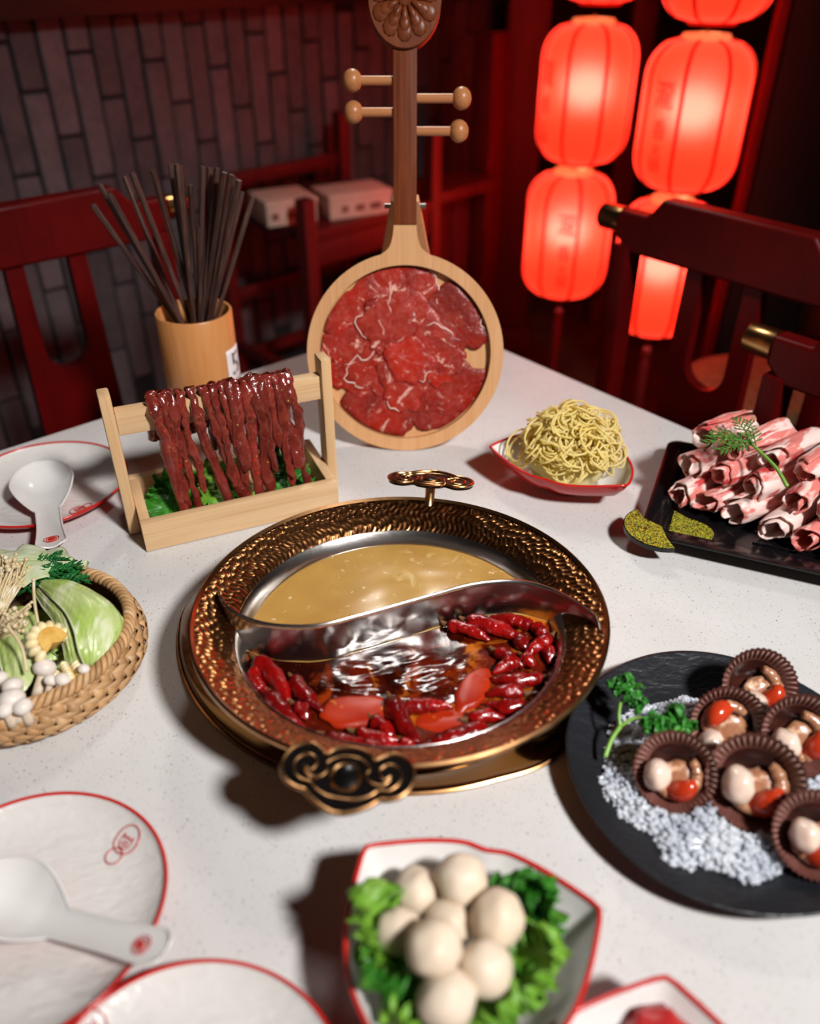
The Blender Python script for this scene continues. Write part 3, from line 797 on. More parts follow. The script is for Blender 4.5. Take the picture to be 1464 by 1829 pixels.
def pot_handle(az, rad, z, tilt):
    d = V((cos(az), sin(az), 0)); inward = -d
    Xa = V((0, 0, 1)).cross(inward) * -1
    Ya = (inward * cos(tilt) + V((0, 0, 1)) * sin(tilt)).normalized(); Za = Xa.cross(Ya)
    if Za.z < 0: Xa = -Xa; Za = -Za
    Mx = frame(Xa, Ya, Za, d * rad + V((0, 0, z)))
    sp = [(p.x * HS, p.y * HS) for p in spline([(x, y, 0) for x, y in hout], 120, True)]
    h = obj('handle', xf(prism(sp, -0.003, 0.001), Mx), M['black_enamel'], pot, smooth=30)
    obj('scroll_line', xf(tube([(x, y, 0.001) for x, y in sp], 0.0016, 8, closed=True), Mx), M['gold_line'], h)
    for s in (-1, 1):
        for pts_ in (inner1, inner2):
            q = spline([(s * x * HS, y * HS, 0.001) for x, y in pts_], 60)
            obj('scroll_line', xf(tube(q, 0.0012, 8), Mx), M['gold_line'], h)
    obj('boss', xf(mv(lathe([(0, 0.0016), (0.15 * HS, 0.002), (0.19 * HS, 0.0015), (0.22 * HS, 0.0026), (0.25 * HS, 0.0008)], 32), 0, -0.02 * HS, 0), Mx), M['gold_line'], h)
    obj('boss_centre', xf(mv(lathe([(0, 0.0034), (0.12 * HS, 0.003), (0.185 * HS, 0.0018), (0.19 * HS, 0.0008)], 32), 0, -0.02 * HS, 0), Mx), M['black_enamel'], h)
    a_ = d * (RO - 0.004) + V((0, 0, ZO - 0.008)); b_ = d * (rad - 0.002) + V((0, 0, z - 0.003))
    obj('handle_stalk', tube([a_, (a_ + b_) / 2 - V((0, 0, 0.002)), b_], [0.0065, 0.0050, 0.0055], 12), M['gold_line'], pot)


pot_handle(radians(-99.5), 0.202, 0.086, radians(12))
pot_handle(radians(80.5), 0.189, 0.090, radians(12))

# soups
ins = [p for p in dcur if sqrt(p.x ** 2 + p.y ** 2) < 0.1365]
aL = atan2(ins[0].y, ins[0].x) % (2 * pi); aR = atan2(ins[-1].y, ins[-1].x)
RB = 0.1368


def soup_pt(u, v, side):
    p = ins[round(u * (len(ins) - 1))]
    if side < 0: q = aL + (aR + 2 * pi - aL) * u           # the front half, round by the camera's side
    else: q = aL + (aR - aL) * u
    e = V((RB * cos(q), RB * sin(q), 0)); p = V((p.x, p.y, 0))
    return p.lerp(e, v)


def froth(x, y):
    d = sqrt(((x - 0.000) / 0.085) ** 2 + ((y + 0.055) / 0.042) ** 2)
    return max(0.0, 1 - d * d)


def spicy_pt(u, v):
    p = soup_pt(u, v, -1); k = froth(p.x, p.y)
    z = 0.0004 * n1(p.x * 50, p.y * 50) + k * (0.0022 * n1(p.x * 90, p.y * 90, 3) + 0.0014 * abs(n1(p.x * 200, p.y * 200, 7)) + 0.0012)
    return V((p.x, p.y, ZB + z))


o = obj('spicy_broth', grid(len(ins), 110, spicy_pt), M['spicy'], None, loc=(PC.x, PC.y, T), smooth=True, thick=0.006, offset=-1 if False else 1)
tag(o, 'dark red bubbling chilli oil soup in the front half of the hotpot', 'soup')
o = obj('clear_broth', grid(len(ins), 60, lambda u, v: soup_pt(u, v, 1) + V((0, 0, ZB + 0.00008 * n1(u * 9, v * 9)))), M['broth'], None, loc=(PC.x, PC.y, T), smooth=True, thick=0.006, offset=-1)
tag(o, 'pale yellow clear soup in the back half of the hotpot', 'soup')


def chilli_vf(a, b, r, seed, bend):
    a, b = V(a), V(b); d = b - a; L = d.length; side = V((-d.y, d.x, 0)).normalized()
    n = 16; path, rad = [], []
    for i in range(n + 1):
        t = i / n
        path.append(a + d * t + side * (bend * L * sin(pi * t)) + V((0, 0, 0.0015 * sin(pi * t))))
        rad.append(r * (0.12 + 0.88 * min(1, (t / 0.12)) ** 0.6) * (1 - 0.75 * max(0, (t - 0.45) / 0.55) ** 1.6) * (1 + 0.18 * n1(t * 6, seed)))
    vf = tube(path, rad, 12)
    return [p + V((n1(p.x * 160 + seed, p.y * 160, p.z * 160), n1(p.x * 160, p.y * 160 + seed, 5), n1(p.x * 160, 9, p.y * 160 + seed))) * 0.0019 for p in vf[0]], vf[1]


C2 = lambda x, y: (420 + x / 2.44, 1040 + y / 2.44)
chl = [((150, 590), (330, 660), 'dark dried chilli half sunk at the front left rim'), ((1010, 600), (1180, 590), 'dried chilli under the lowest level one at right'), ((600, 600), (690, 690), 'dried chilli wedged between the tallow and the pointing chilli'), ((1130, 300), (1250, 370), 'dark dried chilli beside the froth at right'), ((85, 330), (240, 520), 'long dried chilli against the left wall of the spicy soup'), ((85, 375), (145, 490), 'short dried chilli touching the left rim of the spicy soup'),
       ((150, 480), (300, 630), 'dried chilli below the left cluster, beside the front left rim'), ((250, 420), (385, 565), 'plump dried chilli left of the large tallow slab'),
       ((255, 535), (320, 600), 'small dried chilli tucked below the plump one left of the tallow'), ((675, 505), (800, 705), 'long dried chilli pointing straight at the front handle'),
       ((725, 550), (950, 540), 'dried chilli lying across the middle right of the front handle'), ((385, 665), (600, 700), 'dried chilli along the front rim, left of the handle'),
       ((520, 650), (735, 690), 'dried chilli just under the large tallow slab'), ((560, 715), (740, 720), 'dried chilli lowest at the front rim above the handle'),
       ((1105, 635), (815, 715), 'dried chilli along the front rim, right of the handle'), ((920, 185), (1110, 255), 'leftmost dried chilli of the trio beside the divider'),
       ((1000, 165), (1250, 250), 'middle dried chilli of the trio beside the divider'), ((1295, 195), (1105, 155), 'dried chilli closest to the divider at upper right'),
       ((1300, 190), (1350, 245), 'short round dried chilli at the right end of the divider'), ((1375, 235), (1250, 335), 'bright dried chilli slanting along the right rim'),
       ((1255, 330), (1300, 372), 'small dried chilli under the slanting one at the right rim'), ((1240, 345), (1125, 400), 'dried chilli between the froth and the right cluster'),
       ((1345, 415), (1115, 420), 'long level dried chilli at the middle right'), ((1260, 485), (1090, 492), 'level dried chilli second from the bottom at right'),
       ((1270, 535), (1095, 530), 'level dried chilli lowest in the right cluster'), ((1345, 280), (1368, 355), 'dark dried chilli hugging the right rim'),
       ((1235, 245), (1280, 300), 'small dried chilli under the divider trio at right'), ((735, 700), (775, 735), 'tip of a dried chilli at the foot of the long pointing one')]
for n_, (a, b, lab) in enumerate(chl):
    zc = T + ZB + (0.0048 if n_ in (9, 10, 16, 19) else 0.0036)
    A, B = gp(*C2(*a), zc), gp(*C2(*b), zc)
    o = thing('dried_chilli', lab, 'chilli', (A.x, A.y, A.z), (0, 0, 0), 'dried chillies in the spicy soup')
    L_ = (B - A).length
    obj('pod', chilli_vf((0, 0, 0), B - A, min(0.0080, max(0.0060, L_ * 0.15)), n_ * 3.7, R.uniform(-0.12, 0.12)), M['chilli'], o, smooth=True)
    d_ = (A - B).normalized()
    obj('calyx', tube([(0, 0, 0), d_ * 0.003 + V((0, 0, 0.0005)), d_ * 0.006 + V((0, 0, 0.002))], [0.003, 0.0022, 0.0012], 8), M['chilli_stem'], o)


def slab(c, ax, ay, rot, z, lab, seed):
    p = gp(*C2(*c), z)
    vf = ico(4, 1, (ax, ay, 0.0075), 0.16, 1.6, seed)
    vf = [V((v.x, v.y, max(-0.004, v.z if v.z < 0.0042 else 0.0042 + (v.z - 0.0042) * 0.25))) for v in vf[0]], vf[1]
    tag(obj('tallow_slab', vf, M['tallow'], None, loc=p, rot=(0, 0, rot), smooth=True), lab, 'tallow', 'red tallow slabs in the spicy soup')


slab((530, 565), 0.030, 0.0175, radians(8), T + ZB + 0.0005, 'large smooth orange red tallow slab floating front left in the spicy soup', 1.3)
slab((1035, 470), 0.0125, 0.027, radians(-28), T + ZB - 0.0005, 'long orange red tallow slab beside the froth', 4.1)
slab((930, 622), 0.032, 0.014, radians(-6), T + ZB - 0.0035, 'dark sunken tallow slab under the crosswise chilli', 6.2)

# ------------------------------------------------------------------ lute shaped serving board
LB = V((-0.006, 0.9415, T + 0.001)); BT = radians(18)
lute = thing('lute_board', 'lute shaped wooden serving board holding sliced raw beef', 'serving board', LB, (0, 0, 0))
lute['label'] = 'lute shaped wooden serving board leaning upright behind the hotpot'
LX, LYv = V((1, 0, 0)), V((0, sin(BT), cos(BT))); LZ = LX.cross(LYv)     # LZ points to the camera
LM = frame(LX, LYv, LZ, (0, 0, 0))
lrot = LM.to_euler()


def ls(py):                                                # height along the board that shows at row py
    lo, hi = 0.0, 1.2
    for _ in range(50):
        mid = (lo + hi) / 2; p = LB + LYv * mid - V((0, 0, CH))
        z = p.y * cos(TH) - p.z * sin(TH); v = -(p.y * sin(TH) + p.z * cos(TH))
        if 914.5 + F * v / z > py: lo = mid
        else: hi = mid
    return lo


def lx(px, s):
    p = LB + LYv * s - V((0, 0, CH)); z = p.y * cos(TH) - p.z * sin(TH)
    return (px - 732) * z / F - LB.x


RD, RIN = 0.1245, 0.1085
s_top = ls(402); nw = 0.0140
# the round body with its short light neck, one outline with a round recess
outl = []
a0 = math.asin(0.030 / RD)
for j in range(97):
    q = pi / 2 + a0 + (2 * pi - 2 * a0) * j / 96
    outl.append((RD * cos(q), RD + RD * sin(q)))
yj = RD + RD * cos(a0)
right = spline([(0.030, yj, 0), (0.020, yj + 0.008, 0), (nw + 0.0015, yj + 0.020, 0), (nw, yj + 0.032, 0), (nw, s_top, 0)], 16)
outl += [(p.x, p.y) for p in right[1:]] + [(-p.x, p.y) for p in right[1:]][::-1]
n_o = len(outl)
inn = []
for (x, y) in outl:                                        # matching points on the recess edge
    q = atan2(y - RD, x); inn.append((RIN * cos(q), RD + RIN * sin(q)))
th_ = 0.019
ring_f = [(x, y, 0.0) for x, y in outl]
vs_ = [V((x, y, 0.0)) for x, y in outl] + [V((x, y, -th_)) for x, y in outl]
fs_ = [(i, (i + 1) % n_o, n_o + (i + 1) % n_o, n_o + i)[::-1] for i in range(n_o)] + [tuple(range(2 * n_o - 1, n_o - 1, -1))]
# front face: ring to recess, made by strips, the neck on its own
circ = [(RIN * cos(2 * pi * j / 96), RD + RIN * sin(2 * pi * j / 96)) for j in range(96)]
bm = bmesh.new()
ov = [bm.verts.new((x, y, 0)) for x, y in outl]; iv = [bm.verts.new((x, y, 0)) for x, y in circ]
ed = [bm.edges.new((ov[i], ov[(i + 1) % n_o])) for i in range(n_o)] + [bm.edges.new((iv[i], iv[(i + 1) % 96])) for i in range(96)]
bmesh.ops.triangle_fill(bm, use_beauty=True, use_dissolve=False, edges=ed, normal=(0, 0, 1))
bm.verts.index_update()
ff = [tuple(v.index for v in f.verts) for f in bm.faces]; fv = [v.co.copy() for v in bm.verts]; bm.free()
wall_in = ([V((x, y, 0)) for x, y in circ] + [V((x, y, -0.011)) for x, y in circ], [(i, (i + 1) % 96, 96 + (i + 1) % 96, 96 + i) for i in range(96)] + [tuple(96 + i for i in range(96))])
bo = obj('body', join((fv, ff), (vs_, fs_), wall_in), M['beech_y'], lute, rot=lrot, smooth=30)
s_head = ls(-2); hrx = 66 / F * 0.935; hry = 0.0515
obj('neck', box(2 * nw, s_head - s_top + 0.0, 0.018, (0, (s_head + s_top) / 2 + 0.0005, -0.0095), 0.0012), M['walnut_y'], lute, rot=lrot)
hd = obj('head', xf(lathe([(0, -0.017), (0.99, -0.017), (1.0, -0.016), (1.0, 0.003), (0.98, 0.0045), (0, 0.0045)], 72, lambda p, q: V((p.x * hrx, p.y * hry, p.z))), Matrix.Translation((0, s_head, 0))), M['walnut_carved'], lute, rot=lrot)
# lathe scales z untouched; rows of r=0 are fine
for ring_, (r0, r1, nn, w_, hz, off) in enumerate(((0.0065, 0.0250, 11, 0.0048, 0.0056, 0.0), (0.010, 0.0325, 11, 0.0074, 0.0042, 0.0), (0.016, 0.0395, 11, 0.0098, 0.0026, 0.0))):
    for j in range(nn):
        q = 2 * pi * j / nn + off - pi / 2
        vf = ico(2, 1.0, ((r1 - r0) / 2, w_, hz))
        vf = [V((v.x, v.y * (0.62 + 0.5 * (v.x / ((r1 - r0) / 2) + 1) / 2), v.z)) for v in vf[0]], vf[1]
        Mq = Matrix.Translation((0, s_head, 0.0045)) @ Matrix.Diagonal((1, 1.14, 1, 1)) @ Matrix.Rotation(q, 4, 'Z') @ Matrix.Translation(((r0 + r1) / 2, 0, 0))
        obj('petal', xf(vf, Mq), M['walnut_carved'], hd, smooth=True)
obj('flower_eye', ico(3, 1, (0.0095, 0.0095, 0.0055), c=(0, s_head, 0.0045)), M['walnut_carved'], hd, smooth=True)
for px, py, s in ((628, 141, -1), (630, 198, -1), (825, 173, 1), (820, 232, 1)):
    y = ls(py); xk = lx(px, y)
    pg = obj('peg', mv(xf(tube([(0, 0, 0), (0, 0, abs(xk) - nw + 0.002)], 0.0053, 14), Matrix.Rotation(s * pi / 2, 4, 'Y')), s * (nw - 0.002), y, -0.009), M['beech_x'], lute, rot=lrot)
    obj('peg_knob', ico(3, 0.0122, (0.95, 1.06, 1.0), c=(xk, y, -0.009)), M['beech_x'], pg, smooth=True)
# prop leg behind
yb = ls(365)
hinge = LYv * yb - LZ * 0.028
ft = V((0, hinge.y + 0.145, 0.004))
ax_ = (ft - hinge).normalized(); nx = V((1, 0, 0)); ny = ax_.cross(nx)
sec = []
for t, w_ in ((-0.012, 0.0165), (0.0, 0.0185), (0.35, 0.036), (1.0, 0.06)):
    L_ = (ft - hinge).length; c = hinge + ax_ * (t * L_ if t > 0 else t)
    sec.append([c + nx * w_ + ny * 0.006, c - nx * w_ + ny * 0.006, c - nx * w_ - ny * 0.006, c + nx * w_ - ny * 0.006])
prop = obj('prop_leg', loft(sec, True, True, True), M['beech_y'], lute, smooth=None)
for s in (-1, 1):
    obj('bolt', tube([hinge + V((s * 0.014, 0, 0)), hinge + V((s * 0.0255, 0, 0))], [0.003, 0.0032], 10), M['screw'], prop)

# beef slices on the board
BR = random.Random(21)
clock = ['twelve', 'one', 'two', 'three', 'four', 'five', 'six', 'seven', 'eight', 'nine', 'ten', 'eleven']
slices = [(0, 0.072, h) for h in (0, 2, 4, 5, 7, 9, 10)] + [(1, 0.036, h) for h in (1, 3, 6, 8, 11)] + [(2, 0.012, 5)]
for ring_, rad, hpos in slices:
    q = pi / 2 - hpos * pi / 6 + BR.uniform(-0.08, 0.08)
    cx, cy = rad * cos(q), RD + rad * sin(q)
    R0 = {0: 0.046, 1: 0.040, 2: 0.030}[ring_]
    ex, ea = BR.uniform(0.85, 1.2), BR.uniform(0, pi); sd = BR.uniform(0, 99)
    zlev = -0.0078 + ring_ * 0.0016 + BR.uniform(0, 0.0016)
    rings = []
    n = 48

    def edge(k, f):
        t = 2 * pi * k / n
        rr = R0 * (1 + 0.42 * n1(cos(t) * 1.3, sin(t) * 1.3, sd) + 0.22 * n1(cos(t) * 3.4, sin(t) * 3.4, sd) + 0.07 * n1(cos(t) * 11, sin(t) * 11, sd)) * f
        x, y = rr * cos(t) * ex, rr * sin(t) / ex
        X, Y = cx + x * cos(ea) - y * sin(ea), cy + x * sin(ea) + y * cos(ea)
        dx, dy = X, Y - RD; dd = sqrt(dx * dx + dy * dy); lim = RIN - 0.0016
        if dd > lim: X, Y = dx / dd * lim, RD + dy / dd * lim
        return X, Y
    for f, dz in ((0.0, 0.0), (0.35, 0), (0.7, 0), (0.92, -0.0002), (1.0, -0.0012), (0.99, -0.0028)):
        row = []
        for k in range(n):
            X, Y = edge(k, max(f, 0.001))
            row.append(V((X - cx, Y - cy, dz + (0.0016 * n1(X * 70, Y * 70, sd) + 0.0008 * n1(X * 200, Y * 200, sd) if f < 0.99 else 0.0008 * n1(X * 70, Y * 70, sd)))))
        rings.append(row)
    vf = loft(rings, True)
    pos = LB + LX * cx + LYv * cy + LZ * zlev
    place = ("outer ring at %s o'clock" % clock[hpos]) if ring_ == 0 else (("inner ring at %s o'clock" % clock[hpos]) if ring_ == 1 else 'the very centre')
    o = obj('beef_slice', vf, M['beef'], None, loc=pos, rot=lrot, smooth=True)
    tag(o, "thin raw beef slice in %s of the round board" % place, 'beef', 'raw beef slices on the lute board')
    if ring_ or hpos % 2 == 0:     # a strip of fat along part of the edge
        st = BR.randrange(n); ln = BR.randrange(6, 12)
        pth = []
        for k in range(ln):
            X, Y = edge((st + k) % n, 0.985); pth.append(V((X - cx, Y - cy, 0.0003 + 0.0006 * n1(k * 0.5, sd))))
        fo = obj('fat_edge', tube(pth, [0.0011 * (0.3 + 0.7 * sin(pi * (k + 0.5) / ln)) for k in range(ln)], 6, flat=0.5), M['beef_fat'], o, smooth=True)


# ------------------------------------------------------------------ leaves
def leaf_vf(L, W, amp=0.01, freq=5, curl=0.0, cup=0.0, seed=0.0, nu=56, nv=25, tip=0.65, frill=1.0):
    def f(u, v):
        s = 2 * v - 1; a = abs(s)
        w = W * (sin(pi * min(1, max(0.0, 0.04 + 0.96 * u)) ** tip) ** 0.55 + 0.02)
        rim = max(a, max(0, (u - 0.6) / 0.4))
        k = rim ** 2.2
        ph = freq * 2 * pi * u + (1.3 if s > 0 else 0) + 2.2 * n1(u * 3, s, seed)
        z = amp * k * (sin(ph) + 0.55 * frill * sin(2.7 * ph + 3 * n1(u * 7, seed, s)))
        out = 1 + 0.10 * frill * k * sin(3.1 * ph + seed) + 0.16 * n1(u * 4, s * 2, seed)
        x = s * w * out
        y = L * u + amp * 0.5 * k * cos(ph * 1.3)
        z += cup * a * a * W + 0.15 * amp * n1(u * 9, s * 4, seed + 4) + 0.05 * W * (1 - min(1, a * 8)) * -1
        # the leaf bends along its length
        if abs(curl) > 1e-4:
            th = curl * u; r = L / curl
            return (x, r * sin(th) + (y - L * u) - sin(th) * z, r * (1 - cos(th)) + cos(th) * z)
        return (x, y, z)
    return grid(nu, nv, f)


def put_leaf(name, label, cat, m, loc, rot, L, W, group=None, rib=None, **k):
    o = thing(name, label, cat, loc, rot, group)
    obj('blade', leaf_vf(L, W, **k), m, o, smooth=True, thick=0.0007)
    if rib:
        c = k.get('curl', 0.0); pth = []
        for i in range(14):
            u = i / 13 * 0.85
            pth.append((0, L / c * sin(c * u), L / c * (1 - cos(c * u)) - 0.001) if abs(c) > 1e-4 else (0, L * u, -0.001))
        obj('midrib', tube(pth, [0.0026 * (W / 0.03) * (1 - 0.75 * i / 13) for i in range(14)], 8, flat=0.6), rib, o, smooth=True)
    return o


# ------------------------------------------------------------------ bamboo rack with marinated beef strips
fl = V((-0.2875, 0.7215, 0)); fd = V((0.200, 0.085, 0)); rang = atan2(fd.y, fd.x)
rack = thing('bamboo_rack', 'pale bamboo tray with two posts and a bar, left behind the hotpot', 'rack', (fl.x, fl.y, T), (0, 0, rang))
RL, RDp, RH, wt = 0.222, 0.110, 0.036, 0.011
obj('front_panel', box(RL, wt, RH, (RL / 2, wt / 2, RH / 2 + 0.001), 0.001), M['bamboo_x'], rack)
obj('back_panel', box(RL, wt, RH, (RL / 2, RDp - wt / 2, RH / 2 + 0.001), 0.001), M['bamboo_x'], rack)
for x in (wt / 2, RL - wt / 2):
    obj('side_panel', box(wt, RDp - 2 * wt - 0.0004, RH, (x, RDp / 2, RH / 2 + 0.001), 0.001), M['bamboo_y'], rack)
obj('base_board', box(RL - 2 * wt, RDp - 2 * wt, 0.005, (RL / 2, RDp / 2, 0.0045)), M['bamboo_x'], rack)
PH = 0.170; pv = 0.052
for x in (-0.0065, RL + 0.0065):
    b = obj('post', box(0.0125, 0.026, PH, (x, pv, PH / 2 + 0.001), 0.003, 2), M['bamboo_z'], rack)
obj('crossbar', box(RL - 0.0005, 0.014, 0.028, (RL / 2, pv, 0.136), 0.001), M['bamboo_x'], rack)
rackM = Matrix.Translation((fl.x, fl.y, T)) @ Matrix.Rotation(rang, 4, 'Z')
# strips: position along the bar, how far they hang down in front (ends at this height), sideways drift, width
ST = [(0.040, 0.012, 0.010, 7.0), (0.050, 0.030, 0.004, 5.0), (0.058, 0.022, 0.008, 5.0), (0.068, 0.042, 0.006, 4.5), (0.080, 0.012, 0.022, 5.5), (0.094, 0.010, 0.030, 6.0), (0.103, 0.044, 0.006, 4.5),
      (0.112, 0.034, 0.010, 4.0), (0.121, 0.060, 0.004, 6.0), (0.129, 0.062, -0.004, 5.0), (0.138, 0.014, -0.002, 6.5), (0.147, 0.013, 0.004, 7.0), (0.155, 0.052, 0.002, 4.5), (0.163, 0.028, 0.012, 6.0),
      (0.171, 0.040, 0.004, 5.0), (0.180, 0.050, 0.004, 7.5), (0.186, 0.018, 0.008, 5.0)]
ords = ['first', 'second', 'third', 'fourth', 'fifth', 'sixth', 'seventh', 'eighth', 'ninth', 'tenth', 'eleventh', 'twelfth', 'thirteenth', 'fourteenth', 'fifteenth', 'sixteenth', 'seventeenth', 'eighteenth', 'nineteenth', 'twentieth', 'twenty-first', 'twenty-second', 'twenty-third', 'twenty-fourth']
SR = random.Random(5)
for n_, (x, zend, drift, w_) in enumerate(ST):
    w_ *= 0.0012
    sd = n_ * 5.3
    top = 0.1525 + 0.002 + SR.uniform(0, 0.003); fy = pv - 0.007 - 0.0052 - SR.uniform(0, 0.004); by = pv + 0.007 + 0.006
    zb_ = SR.uniform(0.06, 0.11)
    key = [(x - 0.004, by, zb_), (x - 0.002, by, 0.13), (x, pv + 0.004, top), (x, pv - 0.005, top - 0.001), (x + drift * 0.08, fy, 0.135), (x + drift * 0.3 + SR.uniform(-0.003, 0.003), fy - 0.002, 0.105)]
    if zend < 0.09: key.append((x + drift * 0.6 + SR.uniform(-0.003, 0.003), fy - 0.006, (0.105 + zend) / 2))
    key.append((x + drift, fy - 0.013 - 0.06 * max(0, 0.05 - zend), zend))
    pth = spline(key, 46)
    rad = [w_ * (0.82 + 0.55 * n1(i * 0.16, sd) + 0.25 * n1(i * 0.5, sd)) * (0.5 + 0.5 * min(1, (45 - i) / 4 + 0.25)) for i in range(46)]
    rad = [max(0.0022, r) for r in rad]
    vf = tube(pth, rad, 12, flat=0.62, up=(0, 1, 0.3))
    vf = [p + V((n1(p.x * 130, p.y * 130, p.z * 130 + sd), n1(p.x * 130 + 9, p.y * 130, p.z * 130 + sd), n1(p.x * 130, p.y * 130 + 7, p.z * 130))) * 0.0026 for p in vf[0]], vf[1]
    o = obj('beef_strip', vf, M['strip'], None, smooth=True)
    o.matrix_world = rackM
    tag(o, '%s marinated beef strip from the left draped over the bamboo bar' % ords[n_], 'beef strip', 'marinated beef strips on the bar')
# curly leaves lining the tray
for n_, (x, y, rz, L, W, lab) in enumerate(((0.030, 0.022, -0.2, 0.075, 0.032, 'left front'), (0.055, 0.075, -1.1, 0.070, 0.028, 'left back'), (0.105, 0.018, 0.2, 0.080, 0.034, 'middle front'),
                                            (0.115, 0.070, 0.9, 0.066, 0.030, 'middle back'), (0.178, 0.018, 0.1, 0.078, 0.032, 'right front'), (0.190, 0.060, 0.6, 0.052, 0.026, 'right back'))):
    p = rackM @ V((x, y, 0.014))
    put_leaf('lettuce_leaf', 'curly green lettuce leaf at the %s of the bamboo tray' % lab, 'lettuce', M['lettuce_light'] if n_ in (2, 3) else M['lettuce'], p, (0.12, 0, rang + rz), L if y < 0.05 else L * 0.5, W * 0.8, 'lettuce leaves in the bamboo tray',
             amp=0.0085, freq=6, curl=0.6, cup=0.15, seed=n_ * 2.1, nu=84, nv=31)

# ------------------------------------------------------------------ chopsticks in a bamboo cup
CC = V((-0.2855, 1.050, T))
cup = thing('bamboo_cup', 'bamboo cup full of dark chopsticks with a numbered white sticker', 'cup', CC, (0, 0, 0))
obj('wall', lathe([(0, 0.001), (0.048, 0.001), (0.0495, 0.003), (0.0500, 0.149), (0.0490, 0.1505), (0.0465, 0.1505), (0.0455, 0.149), (0.0455, 0.008), (0, 0.008)], 64), M['bamboo_cup'], cup)


def on_cup(vf, ang, z, r=0.0506):
    out = []
    for v in vf[0]:
        q = ang + v.x / r; rr = r + v.z
        out.append(V((rr * cos(q), rr * sin(q), z + v.y)))
    return out, vf[1]


stk = grid(14, 8, lambda u, v: (-0.017 + 0.034 * u, -0.024 + 0.048 * v, 0))
st_o = obj('sticker', on_cup(stk, radians(-14), 0.080, 0.0505), M['white_card'], cup, smooth=True, thick=0.0003)
obj('numeral', on_cup(mv(text_mesh('5', 0.046), 0.001, 0.0, 0), radians(-14), 0.080, 0.0509), M['ink'], st_o, smooth=True)
tips = [(165, 365), (177, 328), (195, 345), (222, 315), (236, 308), (272, 303), (305, 293), (316, 293), (322, 296), (362, 297), (375, 300), (388, 300), (401, 308), (414, 312), (419, 316), (427, 322), (432, 342), (452, 350), (356, 405), (340, 330)]
tips = sorted(tips); CR = random.Random(11)
for n_, (px, py) in enumerate(tips):
    tipp = yp(px, py, 1.05 + CR.uniform(-0.03, 0.03))
    fx = (tipp.x - CC.x)
    # passes near the cup's edge, its foot at the far side
    foot = V((CC.x - fx * 0.30 + CR.uniform(-0.006, 0.006), CC.y + CR.uniform(-0.02, 0.02) - 0.3 * (tipp.y - CC.y), T + 0.012))
    zr = T + 0.15; f = (zr - foot.z) / (tipp.z - foot.z); at = foot.lerp(tipp, f) - CC; at.z = 0
    if at.length > 0.040:
        sh = at * (0.040 / at.length) - at; foot = foot + sh / (1 - f) if f < 0.95 else foot
        fl2 = foot - CC; fl2.z = 0
        if fl2.length > 0.038: foot = CC + fl2 * (0.038 / fl2.length) + V((0, 0, 0.012))
    d = tipp - foot; Lc = d.length
    sec = []
    for t in (0.0, 0.985, 1.0):
        r = 0.0024 + 0.0016 * t if t < 0.99 else 0.0034
        sec.append([(r * cos(pi / 4 + j * pi / 2 + k2), r * sin(pi / 4 + j * pi / 2 + k2), t * Lc) for j in range(4) for k2 in (-0.25, 0.25)])
    o = obj('chopstick', loft(sec, True, True, True), M['chopstick'], None, loc=foot, rot=d.to_track_quat('Z', 'Y').to_euler(), smooth=30)
    tag(o, '%s dark wooden chopstick from the left in the bamboo cup' % ords[n_], 'chopstick', 'chopsticks in the bamboo cup')


# ------------------------------------------------------------------ plates and spoons
def emblem(parent, c, ang, s, z):
    """Two printed rings with a small scribble between them, lying on the glaze."""
    def ring(cx, cy, r, ry=None):
        return [(cx + r * cos(2 * pi * k / 40), cy + (ry or r) * sin(2 * pi * k / 40), 0) for k in range(40)]
    Mx0 = Matrix.Translation((c[0], c[1], 0)) @ Matrix.Rotation(ang, 4, 'Z')

    def lay(pts_):
        out = []
        for p in pts_:
            w = Mx0 @ V((p[0], p[1], 0)); w.z = z(w.xy.length) + 0.0009; out.append(w)
        return out
    big = obj('printed_ring', tube(lay(ring(0, 0, s, s)), 0.00055, 5, closed=True), M['red_print'], parent)
    obj('printed_ring', tube(lay(ring(0, -1.32 * s, 0.62 * s)), 0.00055, 5, closed=True), M['red_print'], parent)
    for pts_ in ([(-.5, -.1), (-.45, .3), (-.2, .05), (0, .25), (.2, .05), (.45, .3), (.5, -.1)], [(-.55, -.2), (-.3, -.55), (0, -.62), (.3, -.55), (.55, -.2)], [(-.25, -.25), (0, -.4), (.25, -.25), (0, -.1), (-.25, -.25)]):
        obj('printed_stroke', tube(lay(spline([(x * s, y * s, 0) for x, y in pts_], 24)), 0.0005, 5), M['red_print'], big)


